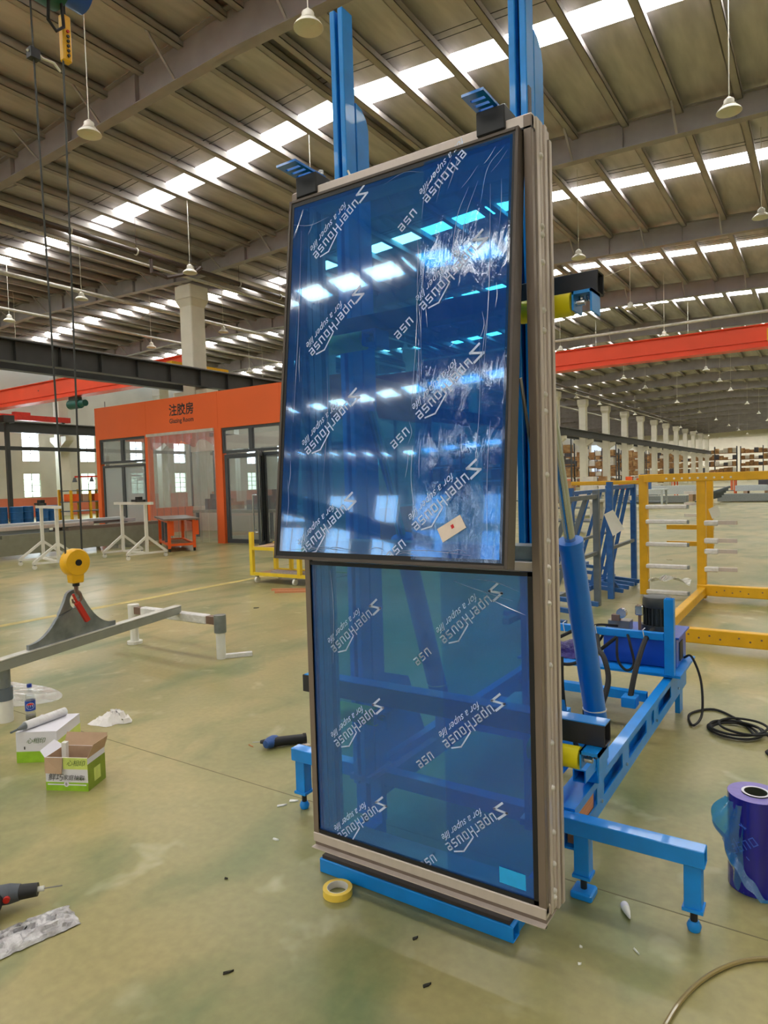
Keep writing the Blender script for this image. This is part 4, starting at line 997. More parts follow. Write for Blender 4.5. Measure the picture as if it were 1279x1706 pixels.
# masts
for xc in (-1.65, -.885):
    for d in (-.020, .020): MB().box(xc+d-.0125, xc+d+.0125, 2.25, 2.32, .28, 3.46).put('mast_channel', RB, rig, bevel=.003)
    MB().box(xc-.0075, xc+.0075, 2.285, 2.32, .28, 3.45).put('mast_slot', 'black', rig)
    m = MB(); pts = [(2.33, .28), (2.42, .28), (2.42, 3.04), (2.405, 3.08), (2.37, 3.11), (2.33, 3.12)]
    m.prism(pts, 'X', xc-.02, xc+.030); m.put('outer_mast', RB, rig, bevel=.003)
    MB().box(xc-.05, xc+.05, 2.25, 2.44, .295, .318).put('mast_foot', RB, rig)
    MB().prism([(2.42, .318), (2.86, .318), (2.72, .62), (2.42, .72)], 'X', xc-.05, xc-.035).put('gusset', RB, rig)
    MB().rtube((xc, 2.41, .24), (xc, 2.88, .24), .06, .06).put('mast_base', RB, rig)
    # hydraulic cylinder
    cx = xc+.055
    cb, ct, rt = Vector((cx, 2.90, .40)), Vector((cx, 2.555, 1.30)), Vector((cx, 2.33, 1.89))
    cy = MB().cyl(cb, ct, .046, n=24).put('hydraulic_cylinder', 'cyl_blue', rig, smooth=True)
    dv = (ct-cb).normalized()
    MB().cyl(ct-dv*.02, ct+dv*.008, .050, n=24).put('gland', 'cyl_blue', cy, smooth=True)
    MB().cyl(ct, rt, .021, n=16).put('piston_rod', 'chrome', cy, smooth=True)
    MB().box(cx-.03, cx+.03, 2.86, 2.94, .318, .44).put('clevis', RB, cy, bevel=.004)
    MB().box(cx-.03, cx+.02, 2.30, 2.345, 1.85, 1.94).put('rod_bracket', RB, cy)
    c = cb.lerp(ct, .18); MB().lathe([(.047, -.003), (.0495, -.003), (.0495, .003), (.047, .003)], tuple(c), 24).put('cable_tie', 'white_plastic', cy)
# cross arms with rollers
for zt in (2.20, .745):
    a = MB().rtube((-1.87 if zt < 1 else -1.70, 2.195, zt-.036), (-.60, 2.195, zt-.036), .07, .072).put('cross_arm', 'arm_black', rig, bevel=.003)
    if zt < 1: MB().box(-1.86, -.60, 2.161, 2.229, zt, zt+.003).put('arm_cap', RB, a)
    for x in (-1.52, -.72):
        MB().cyl((x-.12, 2.125, zt-.105), (x+.05, 2.125, zt-.105), .036, n=24).put('roller', 'roller_yellow', a, smooth=True)
        MB().cyl((x-.13, 2.125, zt-.105), (x+.09, 2.125, zt-.105), .010, n=10).put('roller_axle', 'chrome', a)
        m = MB(); m.box(x+.055, x+.118, 2.10, 2.19, zt-.082, zt-.072); m.box(x+.055, x+.061, 2.10, 2.19, zt-.13, zt-.072); m.box(x+.112, x+.118, 2.10, 2.19, zt-.14, zt-.072)
        m.put('roller_bracket', RB, a)
        for xx in (x+.075, x+.098): MB().cyl((xx, 2.135, zt-.10), (xx, 2.135, zt-.082), .008, n=8).put('bolt', 'chrome', a)
m = MB().rtube((-.80, 2.52, .40), (-.80, 2.66, .40), .05, .05).put('side_socket', RB, rig)
MB().box(-.835, -.765, 2.66, 2.76, .318, .43).put('socket_block', RB, rig, bevel=.004)
# low fork under the unit
fk = MB().rtube((-1.70, 2.057, .029), (-.875, 2.057, .029), .056, .056).put('lower_fork', RB, rig, bevel=.003)
for x in (-1.665, -.91): MB().rtube((x, 2.085, .029), (x, 2.42, .029), .056, .056).put('fork_side', RB, rig)
MB().box(-1.69, -.89, 2.036, 2.20, .057, .070).put('rubber_pad', 'pad', rig)
for x in (-1.665, -.91): MB().box(x-.028, x+.028, 2.39, 2.43, .057, .24).put('fork_upright', RB, rig)

# ------------------------------------------------------------------ the glazed unit
U0, U1, UT, UB = -1.615, -.71, 2.605, .18
unit = thing('glazed_facade_unit', 'tall bronze framed facade unit with blue filmed glass and tilted upper sash', 'window unit', (-1.16, 1.97, UB))
# jambs: (y0, y1, outward offset, top, bottom, material)
PROF = [(1.900, 1.922, .000, 2.600, .225, 'alu_dark'), (1.922, 1.934, -.010, 2.600, .170, 'gasket'), (1.934, 1.957, .004, 2.605, .212, 'alu'), (1.957, 1.962, -.004, 2.60, .22, 'gasket'),
        (1.962, 1.984, .004, 2.605, .215, 'alu'), (1.984, 2.004, .010, 2.600, .205, 'alu'), (2.004, 2.030, .002, 2.575, .195, 'alu_dark'), (2.030, 2.05, .008, 2.575, .195, 'alu')]
for sg, xe in ((1, U1), (-1, U0)):
    for y0, y1, off, zt, zb, mm in PROF:
        xo = xe+off*sg; xi = xe-(.024 if y0 < 1.93 else .03)*sg
        MB().box(min(xo, xi), max(xo, xi), y0, y1, zb, zt).put('jamb_profile', mm, unit, bevel=.0015)
for z in (2.50, 2.295, 2.27, 2.19, 2.05, 1.99, 1.80, 1.75, 1.56, 1.36, 1.28, 1.235, 1.17, .98, .74, .60, .46, .36, .275, .255):
    MB().lathe([(0, .008), (.005, .0075), (.009, .003), (.010, -.002)], (U1+.004, 1.960, z), 10, 'X').put('sealed_screw', 'silicone', unit, smooth=True)
MB().box(U0, U1, 1.905, 2.05, 2.566, UT).put('head_rail', 'alu', unit, bevel=.002)
MB().box(U0, U1, 1.90, 1.93, 2.560, 2.566).put('head_gasket', 'gasket', unit)
MB().box(U0, U1, 1.897, 2.03, .214, .248).put('sill_rail', 'alu', unit, bevel=.002)
MB().box(U0+.003, U1, 1.882, 1.99, .196, .1995).put('sill_lip', 'alu', unit)
MB().box(U0+.004, U1-.002, 1.904, 2.02, .1995, .214).put('sill_channel', 'alu_dark', unit)
MB().box(U0+.024, U1-.024, 1.915, 2.03, 1.27, 1.30).put('transom', 'alu', unit, bevel=.002)
MB().box(U0+.024, U1-.024, 1.945, 2.03, 1.30, 1.345).put('transom_upstand', 'bundle_grey', unit, bevel=.002)
m = MB(); g0, g1, gz0, gz1 = U0+.012, U1-.024, .248, 1.270
m.box(g0, g0+.012, 1.902, 1.915, gz0, gz1); m.box(g1-.016, g1, 1.902, 1.915, gz0, gz1); m.box(g0, g1, 1.902, 1.915, gz0, gz0+.014); m.box(g0, g1, 1.902, 1.915, gz1-.012, gz1)
m.put('glass_gasket', 'gasket', unit)
gl = MB().box(g0+.01, g1-.012, 1.915, 1.921, gz0+.01, gz1-.01).put('lower_glass', 'glass_dark', unit)
gl['label'] = 'lower fixed pane under blue printed film'
def film_rect(P, x0, x1, s0, s1, k, n=1): return MB().quad(P(x0, s0, k), P(x1, s0, k), P(x1, s1, k), P(x0, s1, k))
def PL(x, z, k): return (x, 1.9085-k, z)
FX = -1.05
film_rect(PL, g0+.012, g1-.016, gz0+.014, gz1-.012, 0).put('blue_film', 'film', gl)
film_rect(PL, FX, g1-.016, gz0+.014, gz1-.012, .0022).put('overlap_film', 'film_over', gl)
# upper sash, hinged at the head and pushed out at the bottom
TY, TZ = 1.875, 2.562; ang = math.atan2(.150, 1.265)
eS = Vector((0, -math.sin(ang), -math.cos(ang))); nS = Vector((0, -math.cos(ang), math.sin(ang)))
def PS(x, s, k): p = Vector((0, TY, TZ)) + eS*s + nS*k; return (x, p.y, p.z)
def sbox(m, x0, x1, s0, s1, k0, k1):
    return m.add([PS(x0,s0,k0),PS(x1,s0,k0),PS(x1,s1,k0),PS(x0,s1,k0),PS(x0,s0,k1),PS(x1,s0,k1),PS(x1,s1,k1),PS(x0,s1,k1)], [(0,3,2,1),(4,5,6,7),(0,1,5,4),(1,2,6,5),(2,3,7,6),(3,0,4,7)])
s0, s1, sl = -1.603, -.737, 1.270
m = MB()
for a in ((s0, s0+.010, 0, sl), (s1-.010, s1, 0, sl), (s0+.01, s1-.01, 0, .010), (s0+.01, s1-.01, sl-.010, sl)): sbox(m, *a, -.05, .003)
sash = m.put('sash_frame', 'bronze_dark', unit, bevel=.001); sash['label'] = 'dark bronze top hung sash tilted open at the bottom'
m = MB()
for a in ((s0+.01, s0+.022, .01, sl-.01), (s1-.026, s1-.01, .01, sl-.01), (s0+.022, s1-.026, .01, .026), (s0+.022, s1-.026, sl-.026, sl-.01)): sbox(m, *a, -.02, 0)
m.put('sash_gasket', 'gasket', sash)
m = MB()
for a in ((s0+.012, s0+.03, .012, sl-.012), (s1-.03, s1-.012, .012, sl-.012)): sbox(m, *a, -.075, -.05)
m.put('sash_seal', 'gasket', sash)
m = MB(); sbox(m, s0+.01, s1-.01, .01, sl-.01, -.014, -.008); m.put('sash_glass', 'glass_dark', sash)
film_rect(PS, s0+.018, s1-.018, .018, sl-.016, -.0015).put('blue_film', 'film', sash)
film_rect(PS, FX, s1-.018, .018, sl-.016, .001).put('overlap_film', 'film_over', sash)
# stay arms
for x in (U1-.028, U0+.028): MB().bar((x, 1.93, 1.62), PS(x, .72, -.06), .004, .016).put('friction_stay', 'steel', sash)
# printed lettering on the film: SuperHouse with a roof line and a script tag line
GL = {'u': [[(0, 1), (0, 0), (.75, 0), (.75, 1)]], 'p': [[(0, -.35), (0, 1), (.75, 1), (.75, 0), (0, 0)]], 'e': [[(.75, 0), (0, 0), (0, 1), (.75, 1), (.75, .5), (0, .5)]],
      'r': [[(0, 0), (0, 1), (.6, 1)]], 'H': [[(0, 1.5), (0, -.05)], [(0, .55), (.8, .55)], [(.8, 1.25), (.8, -.05)]], 'o': [[(0, 0), (.75, 0), (.75, 1), (0, 1), (0, 0)]],
      's': [[(0, 0), (.75, 0), (.75, .5), (0, .5), (0, 1), (.75, 1)]]}
TAG = font_mesh('for a super life', 60, .5)
TW = max(v[0] for v in TAG[0])
def strokes(lines, w):
    q = []
    for pl in lines:
        for a, b in zip(pl[:-1], pl[1:]):
            a = Vector(a); b = Vector(b); d = (b-a).normalized(); n = Vector((-d.y, d.x))*w/2; e = d*w/2
            q.append((a-e-n, b+e-n, b+e+n, a-e+n))
    return q
def logo(P, ox, os, flip, k, only=None, clipmax=None):
    """ox, os: centre of the big S; flip: +1 when the second panel coordinate grows upwards"""
    m = MB(); sc = .000352
    u = Vector((-.752, -.660)); v = Vector((.660, -.752))
    def put(x, y, kk): d = u*x*sc + v*y*sc; return P(ox+d.x, os+d.y*flip, kk)
    H = 62; base = -22; quads = []
    if only is None:
        quads += strokes([[(-62, -40), (40, -40), (-42, 48), (62, 48)]], 20)
    for ch, x in zip('uperHouse', (84, 160, 236, 308, 366, 452, 530, 608, 684)):
        if only and x < only: continue
        quads += strokes([[(x+a*H*.92, base+b*H) for a, b in pl] for pl in GL[ch]], 12)
    if only is None: quads += strokes([[(425, 62), (592, 112), (684, 70)]], 13)
    for q in quads:
        pts = [(float(p.x), float(p.y)) for p in q]; m.add([put(a, b, k) for a, b in pts], [(0, 1, 2, 3)])
    if only is None or only < 500:
        s = 560/TW; m.add([put(160+a*s, -112+b*s, k) for a, b, c in TAG[0]], TAG[1])
    return m
for i in range(4): logo(PS, -1.287, .053+.340*i, -1, -.0008).put('printed_logo', 'print_white', sash)
for i in range(4):
    o = logo(PS, -1.287+.347, .040+.346*i, -1, -.0008, only=520).put('printed_logo', 'print_white', sash)
for i in range(4):
    o = (logo(PS, -.850, -.030+.3385*i, -1, .0016) if i else logo(PS, -.850, -.030, -1, .0016, only=230)).put('printed_logo', 'print_white', sash)
for i in range(3):
    logo(PL, -1.311, 1.122-.349*i, 1, .001).put('printed_logo', 'print_white', gl)
    logo(PL, -1.311+.35, 1.118-.35*i, 1, .001, only=520).put('printed_logo', 'print_white', gl)
    logo(PL, -.857, 1.204-.345*i, 1, .003).put('printed_logo', 'print_white', gl)
m = MB(); m.add([PS(-.961, 1.161, .003), PS(-.887, 1.118, .003), PS(-.866, 1.155, .003), PS(-.941, 1.200, .003)], [(0, 1, 2, 3)]); st = m.put('sticker', 'sticker', sash); st['label'] = 'small cream paper sticker stuck crooked'
m = MB(); m.add([PS(-.917, 1.150, .0035), PS(-.909, 1.145, .0035), PS(-.904, 1.155, .0035), PS(-.912, 1.160, .0035)], [(0, 1, 2, 3)])
m.put('sticker_print', 'emblem_red', sash)
MB().quad(PL(-.864, .334, .0035), PL(-.777, .331, .0035), PL(-.776, .281, .0035), PL(-.864, .283, .0035)).put('sticker', 'sticker_blue', gl)['label'] = 'bright blue square sticker'
# film wrinkle ridges: thin raised folds, coloured whitish to paint in the specular glints
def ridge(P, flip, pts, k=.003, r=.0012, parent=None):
    c = curve([P(x, s, k) for x, s in pts], 6); return MB().tube(c, lambda t: r*(.25+math.sin(PI*min(1, max(0, t)))), 5).put('film_crease_glint', 'film_fold', parent, smooth=True)
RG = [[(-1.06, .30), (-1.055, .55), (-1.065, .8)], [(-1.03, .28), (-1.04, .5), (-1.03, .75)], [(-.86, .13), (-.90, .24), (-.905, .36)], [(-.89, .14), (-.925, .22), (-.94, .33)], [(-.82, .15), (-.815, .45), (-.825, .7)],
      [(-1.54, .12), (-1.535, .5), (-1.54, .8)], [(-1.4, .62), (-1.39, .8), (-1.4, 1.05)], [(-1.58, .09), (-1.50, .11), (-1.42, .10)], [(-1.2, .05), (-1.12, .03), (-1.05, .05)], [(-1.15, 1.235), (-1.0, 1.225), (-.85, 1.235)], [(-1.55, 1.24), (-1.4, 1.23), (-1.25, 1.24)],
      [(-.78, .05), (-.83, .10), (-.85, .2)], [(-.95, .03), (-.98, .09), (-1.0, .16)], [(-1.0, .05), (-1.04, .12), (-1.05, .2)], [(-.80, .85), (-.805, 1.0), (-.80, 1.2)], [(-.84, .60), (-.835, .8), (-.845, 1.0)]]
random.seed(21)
for _ in range(16):      # short painted glint folds along the film seam and the free edge
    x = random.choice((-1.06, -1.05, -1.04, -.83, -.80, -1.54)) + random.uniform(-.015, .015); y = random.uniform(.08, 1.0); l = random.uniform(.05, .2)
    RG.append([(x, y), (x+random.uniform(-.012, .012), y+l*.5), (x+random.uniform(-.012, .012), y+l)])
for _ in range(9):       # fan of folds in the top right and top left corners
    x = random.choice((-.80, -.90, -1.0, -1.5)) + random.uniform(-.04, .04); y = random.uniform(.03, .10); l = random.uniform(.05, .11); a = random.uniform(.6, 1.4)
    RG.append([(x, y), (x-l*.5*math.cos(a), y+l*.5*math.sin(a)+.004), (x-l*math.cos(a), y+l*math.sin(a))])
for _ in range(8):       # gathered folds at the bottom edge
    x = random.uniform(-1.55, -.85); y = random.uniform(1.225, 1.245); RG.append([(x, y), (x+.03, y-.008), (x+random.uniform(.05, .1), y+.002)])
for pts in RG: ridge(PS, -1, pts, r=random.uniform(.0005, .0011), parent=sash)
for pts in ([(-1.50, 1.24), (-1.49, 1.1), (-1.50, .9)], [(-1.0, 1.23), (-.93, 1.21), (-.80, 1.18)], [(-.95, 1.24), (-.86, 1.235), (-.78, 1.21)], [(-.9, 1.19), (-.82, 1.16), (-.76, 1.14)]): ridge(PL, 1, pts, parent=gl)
# clamps hooked over the head rail
for i, x in enumerate((-1.545, -.835)):
    t = thing('hanging_clamp', ['blue slotted hanging clamp on the left end of the head rail', 'blue slotted hanging clamp on the head rail near the tall right mast'][i], 'clamp', (x, 1.92, UT))
    MB().box(x-.046, x+.046, 1.896, 1.985, 2.580, 2.652).put('clamp_block', 'black', t, bevel=.003)
    px, W = (x-.018 if i else x-.02), .035+.008*(1-i); y0, z0 = 1.815, 2.662; m = MB()
    m.box(px-W, px-W+.012, y0, 1.985, z0, z0+.008); m.box(px+W-.012, px+W, y0, 1.985, z0, z0+.008)
    for a_, b_ in ((y0, y0+.03), (y0+.044, y0+.06), (y0+.074, y0+.09), (y0+.104, 1.985)): m.box(px-W+.012, px+W-.012, a_, b_, z0, z0+.008)
    m.put('slotted_plate', 'cyl_blue', t)
    MB().box(x-.03, x+.03, 1.92, 1.97, 2.652, 2.662).put('clamp_plate', 'cyl_blue', t)
    MB().cyl((x+.015, 1.965, 2.670), (x+.015, 1.965, 2.685), .011, n=8).put('bolt', 'chrome', t)
tag(MB().box(-.732, -.728, 1.935, 1.955, 2.565, 2.70).put('steel_strip', 'bundle_dark', loc=(-.73, 1.945, 2.565)), 'thin dark strip sticking up at the right end of the head rail', 'strip')
tag(MB().tube([(-1.405, 1.97, 2.605), (-1.405, 1.97, 2.64), (-1.412, 1.97, 2.655)], .004, 6).put('white_tie', 'white_plastic', loc=(-1.405, 1.97, 2.605)), 'small white cable tie end on the head rail', 'cable tie')

# ------------------------------------------------------------------ small things on the floor
# masking tape
t = thing('tape_roll', 'roll of yellow masking tape lying on the floor before the unit', 'tape', (-1.55, 1.95, 0))
MB().lathe([(.040, 0), (.056, 0), (.056, .026), (.040, .026), (.040, 0)], (-1.55, 1.95, .001), 40).put('tape', 'tape_yellow', t, smooth=True)
MB().lathe([(.038, 0), (.0402, 0), (.0402, .027), (.038, .027), (.038, 0)], (-1.55, 1.95, .001), 40).put('core', 'tape_white', t, smooth=True)
# stretch film roll
fx, fy = -.225, 2.80
t = thing('film_roll', 'standing roll of dark blue protective film at the right edge', 'film roll', (fx, fy, 0))
MB().lathe([(.046, 0), (.095, 0), (.095, .352), (.046, .352)], (fx, fy, .001), 40).put('wound_film', ['film_roll'], t, smooth=True)
MB().lathe([(.046, .3525), (.0945, .3525), (.0945, .350)], (fx, fy, .001), 40).put('roll_end', 'film_end', t)
MB().lathe([(.038, 0), (.047, 0), (.047, .356), (.038, .356), (.038, 0)], (fx, fy, .001), 32).put('core', 'core_dark', t, smooth=True)
MB().lathe([(.039, .3572), (.048, .3572)], (fx, fy, .001), 32).put('core_rim', 'box_white', t)
m = MB()
def loose(u, v):
    a = math.radians(188+62*u); rr = .097+.06*math.sin(PI*v)**1.3*(1-u)**1.6+.006*math.sin(u*17+v*9)
    z = .33-.29*v*(.55+.75*u)
    return (fx+rr*math.cos(a), fy+rr*math.sin(a), max(.004, z))
m.grid(loose, 18, 18); m.put('loose_film', 'loose_film', t, smooth=True)
m = MB(); m.grid(lambda u, v: (fx+(.100+.02*v)*math.cos(math.radians(205+95*u)), fy+(.100+.02*v)*math.sin(math.radians(205+95*u)), max(.004, .21-.22*u-.035*v+.008*math.sin(u*20))), 24, 3); m.put('film_fold', 'loose_film', t, smooth=True)
# print on the roll
m = MB()
def onroll(a, z, k=.0965): A = math.radians(a); return (fx+k*math.cos(A), fy+k*math.sin(A), z)
for x, chs in ((0, 'ouse'),):
    for i, ch in enumerate(chs):
        for q in strokes([[(a*.022, b*.028) for a, b in pl] for pl in GL[ch]], .004):
            pts = []
            for p in q:
                dx, dz = p.x+i*.029, p.y; ca, sa = math.cos(-2.5), math.sin(-2.5); X, Z = dx*ca-dz*sa, dx*sa+dz*ca
                pts.append(onroll(268+X/.095*57.3, .225+Z))
            m.add(pts, [(0, 1, 2, 3)])
for pl in ([(232, .20), (238, .165), (262, .135)], [(225, .19), (222, .17), (230, .15), (236, .17), (225, .19)], [(240, .255), (256, .25)], [(244, .262), (254, .245)]):
    for a, b in zip(pl[:-1], pl[1:]): m.add([onroll(a[0], a[1]), onroll(b[0], b[1]), onroll(b[0], b[1]+.005), onroll(a[0], a[1]+.005)], [(0, 1, 2, 3)])
m.put('printed_logo', 'film_print', t)
# power cable with its coil
pts = [(-.79, 4.72, .345), (-.74, 4.70, .36), (-.68, 4.66, .22), (-.66, 4.55, .04), (-.69, 4.40, .012), (-.74, 4.62, .008), (-.62, 4.78, .008), (-.45, 4.62, .008), (-.36, 4.42, .008)]
for j in range(4):
    for k in range(8):
        a = .4+2*PI*k/8; rr = .13+.022*math.sin(j*2.1+k); pts.append((-.48+.02*j+rr*1.05*math.cos(a), 4.42+rr*math.sin(a), .010+.011*j))
pts += [(-.30, 4.40, .03), (-.22, 4.30, .008), (-.28, 4.16, .008), (-.10, 4.05, .008), (.1, 4.1, .008)]
tag(MB().tube(curve(pts, 7), .0075, 6).put('power_cable', 'rubber', loc=(-.48, 4.42, 0), smooth=True), 'black power cable from the tank lying in loose coils on the floor', 'cable')
tag(MB().tube(curve([(.3, 2.36, .009), (-.05, 2.40, .009), (-.16, 2.37, .009), (-.255, 2.28, .009), (-.33, 2.14, .009), (-.375, 1.97, .009), (-.38, 1.8, .009), (-.30, 1.5, .009)], 8), .0068, 8).put('air_hose', 'hose_tan', loc=(-.3, 2, 0), smooth=True), 'translucent tan air hose curving over the floor, bottom right', 'hose')
t = thing('sealant_nozzle', 'white conical sealant nozzle lying on the floor beside the blue leg', 'nozzle', (-.61, 2.41, 0), rz=math.radians(-62))
MB().lathe([(0, 0), (.012, 0), (.013, .02), (.012, .035), (.003, .075), (0, .076)], (0, 0, .013), 14, 'X').put('cone', 'white_plastic', t, local=True, smooth=True)
MB().lathe([(.0135, -.002), (.0142, 0), (.0142, .02), (.0135, .022)], (0, 0, .013), 14, 'X').put('collar', 'box_white', t, local=True, smooth=True)
# cordless screwdriver by the unit
t = thing('cordless_screwdriver', 'small blue and black cordless screwdriver on the floor left of the unit', 'power tool', (-2.74, 2.92, 0))
MB().lathe([(0, -.055), (.022, -.05), (.033, -.02), (.034, .02), (.026, .045), (.014, .06), (0, .065)], (-2.755, 2.885, .036), 20, 'Y').put('motor_head', 'tool_blue', t, smooth=True)
MB().cyl((-2.775, 2.875, .036), (-2.815, 2.855, .034), .020, .010, n=14).put('chuck', 'black', t, smooth=True)
MB().cyl((-2.815, 2.855, .034), (-2.86, 2.835, .03), .003, n=6).put('bit', 'steel', t)
MB().tube(curve([(-2.745, 2.89, .034), (-2.71, 2.94, .032), (-2.66, 3.0, .03), (-2.63, 3.03, .03)]), .028, 12).put('handle', 'black', t, smooth=True)
MB().cyl((-2.632, 3.028, .03), (-2.62, 3.042, .03), .031, n=14).put('battery_cap', 'rubber', t)
# impact drill at the left edge
t = thing('impact_drill', 'dark grey impact drill with red switch lying at the left edge', 'power tool', (-2.55, 1.27, 0))
d0, d1 = Vector((-2.645, 1.155, .055)), Vector((-2.485, 1.33, .055)); dv = (d1-d0).normalized(); pv = Vector((dv.y, -dv.x, 0))
MB().cyl(d0, d0.lerp(d1, .55), .034, .036, n=20).put('motor_housing', 'tool_grey', t, smooth=True)
MB().cyl(d0.lerp(d1, .55), d0.lerp(d1, .70), .036, .029, n=20).put('gear_housing', 'tool_grey', t, smooth=True)
MB().cyl(d0.lerp(d1, .70), d1-dv*.01, .027, .024, n=20).put('chuck', 'black', t, smooth=True)
MB().cyl(d1-dv*.01, d1+dv*.012, .010, n=10).put('chuck_tip', 'white_plastic', t, smooth=True)
MB().cyl(d1, d1+dv*.075, .0028, n=6).put('drill_bit', 'steel', t)
c = d0.lerp(d1, .55)+pv*.032; MB().cyl(c, c+pv*.012, .012, n=10).put('direction_switch', 'red', t)
g = d0.lerp(d1, .40); MB().tube(curve([g+pv*.02, g+pv*.07-Vector((0, 0, .01)), g+pv*.13-Vector((0, 0, .02)) - dv*.01]), .024, 12).put('handle', 'rubber', t, smooth=True)
g2 = g+pv*.145-Vector((0, 0, .02)); MB().bar(g2-dv*.05, g2+dv*.03, .045, .06).put('battery_pack', 'black', t, bevel=.006)
# plastic bag of parts
bc = Vector((-2.345, 1.205, 0)); bdv = Vector((.24, .97, 0)).normalized(); bnv = Vector((bdv.y, -bdv.x, 0))
random.seed(11)
R_ = [[random.uniform(-1, 1) for _ in range(24)] for _ in range(24)]
m = MB()
def bag(u, v):
    e = (math.sin(PI*u)*math.sin(PI*v))**.35; p = bc + bdv*((u-.55)*.34) + bnv*((v-.5)*.145)
    return (p.x+.004*R_[int(u*17)][int(v*9)], p.y+.003*R_[int(v*9)][int(u*17)], max(.003, .004+.026*e+.012*e*R_[int(u*17)][int(v*9)]))
m.grid(bag, 34, 16); 
tag(m.put('parts_bag', 'bag_grey', loc=tuple(bc), smooth=True), 'crinkled clear plastic bag of small parts at the bottom left', 'bag')
# cartons
def carton(name, label, cx, cy, rz, W, D, Hh, opened):
    t = thing(name, label, 'box', (cx, cy, 0), rz=rz)
    m = MB(); tk = .004
    for (x0, x1, y0, y1) in ((0, W, 0, tk), (0, W, D-tk, D), (0, tk, tk, D-tk), (W-tk, W, tk, D-tk)): m.box(x0, x1, y0, y1, 0, Hh)
    m.box(0, W, 0, D, 0, tk)
    m.put('body', 'box_white', t, local=True)
    if opened: 
        q = MB()
        for (x0, x1, y0, y1) in ((tk, W-tk, tk, tk+.0008), (tk, W-tk, D-tk-.0008, D-tk), (tk, tk+.0008, tk, D-tk), (W-tk-.0008, W-tk, tk, D-tk)): q.box(x0, x1, y0, y1, tk, Hh)
        q.put('inner_lining', 'cardboard', t, local=True)
    return t
e = .0012
t = carton('tissue_carton', 'open green and white printed carton with raised flaps on the floor', -3.405, 1.88, math.radians(26), .235, .165, .175, True)
f = lambda x0, x1, z0, z1, k=1: MB().box(x0, x1, -e*k, 0, z0, z1)
f(0, .235, .0, .045).put('front_print', 'box_green', t, local=True)
f(.10, .235, .115, .175).put('front_print', 'box_lime', t, local=True)
f(.01, .225, .030, .036, 1.5).put('front_print', 'box_white', t, local=True)
MB().cyl((.115, -e*1.8, .036), (.115, -e, .036), .014, n=16).put('print_badge', 'box_white', t, local=True)
vs, fs = font_mesh('8', .022); MB().add([(.109+a, -e*2.2, .029+b) for a, b, c in vs], fs).put('lettering', 'ink', t, local=True)
for body, x, z, s_, mm in (('鲜巧', .012, .056, .042, 'ink'), ('家庭抽取', .095, .060, .030, 'ink'), ('心相印', .12, .135, .034, 'ink_green'), ('纸面巾', .17, .06, .016, 'ink_green')):
    vs, fs = font_mesh(body, s_); MB().add([(x+a+.25*b, -e*2, z+b) for a, b, c in vs], fs).put('lettering', mm, t, local=True)
MB().box(.235, .235+e, 0, .165, 0, .14).put('side_print', 'box_side_green', t, local=True)
MB().box(.235+e, .235+2*e, .055, .115, .03, .10).put('side_print', 'box_lime', t, local=True)
MB().add([(.0, -.004, .175), (.10, -.004, .175), (.10, -.016, .095), (.012, -.022, .10)], [(0, 1, 2, 3)]).put('flap', 'cardboard', t, local=True, solid=.003)
MB().add([(.235, 0, .172), (.235, .165, .172), (.262, .155, .238), (.255, .03, .236)], [(0, 1, 2, 3)]).put('flap', 'cardboard', t, local=True, solid=.003)
MB().add([(0, .165, .172), (.235, .165, .172), (.235, .20, .235), (.0, .20, .235)], [(0, 1, 2, 3)]).put('flap', 'cardboard', t, local=True, solid=.003)
MB().add([(0, .0, .172), (0, .165, .172), (-.045, .15, .21), (-.04, .02, .20)], [(0, 1, 2, 3)]).put('flap', 'box_white', t, local=True, solid=.003)
MB().bar((.06, .08, .02), (.07, .07, .23), .025, .025).put('inner_pack', 'white_plastic', t, local=True)
t = carton('tissue_carton', 'closed white and green printed carton standing behind the open one', -3.90, 1.99, math.radians(34), .235, .30, .175, False)
MB().box(0, .235, 0, .30, .175, .179).put('lid', 'box_white', t, local=True)
f(0, .235, 0, .065).put('front_print', 'box_green', t, local=True)
vs, fs = font_mesh('心相印', .036); MB().add([(.06+a+.25*b, -e*2, .115+b) for a, b, c in vs], fs).put('lettering', 'ink_green', t, local=True)
for x in (.045, .19): MB().box(x, x+.006, -e*2, 0, .078, .094).put('print_mark', 'ink', t, local=True)
MB().box(.235, .235+e, 0, .30, 0, .12).put('side_print', 'box_lime', t, local=True)
ca, sa = math.cos(math.radians(34)), math.sin(math.radians(34))
def onbox(x, y, z): return (-3.90+x*ca-y*sa, 1.99+x*sa+y*ca, z)
t = thing('sealant_sausage', 'grey white sealant cartridge lying across the closed carton', 'sealant tube', onbox(.1, .1, .179))
MB().cyl(onbox(.04, .03, .205), onbox(.16, .27, .205), .025, n=18).put('foil_pack', 'wrap_white', t, smooth=True)
MB().cyl(onbox(.04, .03, .205), onbox(.02, -.01, .200), .022, .008, n=18).put('nozzle_end', 'galv', t, smooth=True)
MB().cyl(onbox(.02, -.01, .200), onbox(.0, -.05, .196), .006, n=8).put('nozzle_tip', 'rack_grey', t)
tag(MB().add([(-4.22, 2.16, .004), (-4.02, 2.20, .03), (-4.06, 2.40, .012), (-4.30, 2.38, .004)], [(0, 1, 2, 3)]).put('cardboard_sheet', 'sticker', loc=(-4.15, 2.28, 0), solid=.004), 'bent beige cardboard sheet beside the closed carton', 'cardboard')
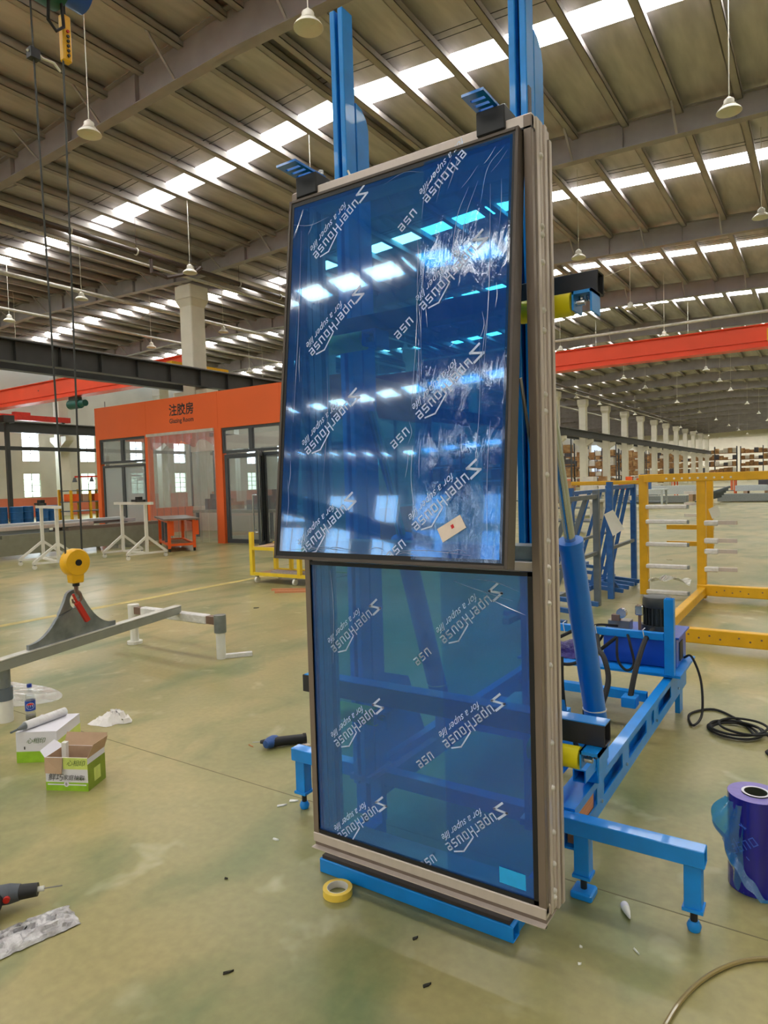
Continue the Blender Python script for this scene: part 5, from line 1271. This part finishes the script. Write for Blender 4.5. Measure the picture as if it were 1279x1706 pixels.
# soda bottle
bx, by = -4.55, 2.43
t = thing('soda_bottle', 'clear plastic soda bottle with blue label and cap on the floor', 'bottle', (bx, by, 0))
MB().lathe([(0, .002), (.026, .002), (.033, .012), (.033, .05), (.030, .058), (.0325, .066), (.0325, .14), (.031, .15), (.027, .175), (.016, .205), (.0125, .215), (.0125, .232)], (bx, by, 0), 24).put('bottle_body', 'pet', t, smooth=True)
MB().lathe([(0, .004), (.030, .008), (.0315, .035), (0, .036)], (bx, by, 0), 20).put('drink', 'cola', t, smooth=True)
MB().lathe([(.0331, .072), (.0331, .140)], (bx, by, 0), 32).put('label', 'label_blue', t, smooth=True)
MB().lathe([(0, .252), (.0145, .252), (.0155, .248), (.0155, .230), (.0125, .230)], (bx, by, 0), 20).put('cap', 'cap_blue', t, smooth=True)
ang0 = math.atan2(-by, -bx)
def onb(x, z, k): A = ang0 + x/.0331; return (bx+k*math.cos(A), by+k*math.sin(A), z)
def disc(r, k, lo, hi, mm):
    m = MB(); n = 14
    pts = []
    for i in range(n+1): 
        z = lo+(hi-lo)*i/n; w_ = math.sqrt(max(0, r*r-z*z))*1.15; pts.append((z, w_))
    for (z0, w0), (z1, w1) in zip(pts[:-1], pts[1:]):
        for j in range(4):
            a, b = -1+j*.5, -.5+j*.5; m.add([onb(w0*a, .106+z0, k), onb(w0*b, .106+z0, k), onb(w1*b, .106+z1, k), onb(w1*a, .106+z1, k)], [(0, 1, 2, 3)])
    m.put('label_emblem', mm, t)
disc(.0235, .0334, -.0235, .0235, 'emblem_white'); disc(.021, .0337, .0065, .021, 'emblem_red'); disc(.021, .0337, -.021, -.0065, 'label_blue')
vs, fs = font_mesh('pepsi', .0165); wd = max(v[0] for v in vs)
MB().add([onb(a-wd/2, .1015+b, .0339) for a, b, c in vs], fs).put('label_lettering', 'ink', t)
# rag, sheet, scraps
random.seed(5); RR = [[random.uniform(-1, 1) for _ in range(30)] for _ in range(30)]
def rag(u, v):
    a = 2*PI*u; rad = (.112+.03*math.sin(3*a+.6)+.022*math.sin(5*a))*v
    h = .062*(1-v*v)*(1+.30*math.sin(4*a+1)*v+.4*math.cos(a-.5)*v) + .016*RR[int(u*23) % 24][int(v*9)]*(v < .98)
    return (-4.03+rad*math.cos(a)*1.0-.02*math.sin(2*a), 2.70+rad*math.sin(a)*1.0, max(.002, h))
tag(MB().grid(rag, 24, 10).put('white_rag', 'cloth', loc=(-4.03, 2.7, 0), smooth=True), 'crumpled white rag lying alone on the green floor', 'cloth')
tag(MB().grid(lambda u, v: (-5.35+.50*math.cos(2*PI*u)*v*(1+.2*math.sin(6*PI*u)), 2.62+.34*math.sin(2*PI*u)*v*(1+.2*math.sin(4*PI*u+1)), .003+.012*(1+math.sin(9*u*6.28+v*8))*v*(1-v)+.004*(1-v)), 48, 8).put('plastic_sheet', 'poly_sheet', loc=(-5.35, 2.62, 0), smooth=True), 'pale translucent plastic sheet spread under the grey beam', 'plastic sheet')
SC = [(-2.19, 2.435, .045, .02, .6, 'paper', 'cream paper scrap on the floor joint left of the unit'), (-2.21, 2.37, .05, .016, 1.0, 'paper', 'second cream scrap just below the first, left of the unit'), (-2.55, 3.12, .06, .012, -.3, 'paper', 'thin white strip beside the screwdriver'),
      (-2.60, 3.02, .05, .03, .2, 'sticker', 'beige paper bit at the screwdriver end'), (-2.88, 2.84, .05, .006, -.2, 'wood', 'thin tan splinter left of the screwdriver'), (-1.03, 1.72, .03, .010, 1.1, 'dark_spot', 'dark flake on the floor in front of the blue fork'),
      (-1.60, 1.44, .035, .008, 1.0, 'dark_spot', 'dark leaf flake at the bottom left of the floor'), (-1.17, 1.885, .022, .009, 1.2, 'dark_spot', 'dark flake close to the lower fork'), (-1.99, 1.80, .014, .008, .4, 'dark_spot', 'tiny dark flake on the open floor'), (-6.1, 6.2, .07, .05, 1, 'dark_spot', 'small dark lump on the floor near the yellow cart'),
      (-2.02, 2.12, .03, .012, .2, 'paper', 'white chip on the floor left of the tape roll'), (-.66, 2.05, .012, .008, .8, 'paper', 'white chip below the right corner of the unit'), (-.68, 2.13, .010, .008, .2, 'paper', 'tiny white chip behind the right corner of the unit'), (-.52, 2.20, .03, .004, -.7, 'paper', 'thin white sliver on the floor between unit and hose')]
for x, y, a, b, r_, mm, lab in SC:
    c_, s_ = math.cos(r_), math.sin(r_); m = MB(); pts = [(-1, -.6), (.2, -1), (1, -.3), (.8, .8), (-.3, 1), (-.9, .5)]
    vs = [(x+(u*a*c_-v*b*s_)/2, y+(u*a*s_+v*b*c_)/2, .0006) for u, v in pts]
    vs += [(p[0], p[1], .004+.002*(i % 3)) for i, p in enumerate(vs)]
    m.add(vs, [(5, 4, 3, 2, 1, 0), (6, 7, 8, 9, 10, 11)]+[(i, (i+1) % 6, (i+1) % 6+6, i+6) for i in range(6)])
    tag(m.put('floor_scrap', mm, loc=(x, y, 0)), lab, 'scrap')
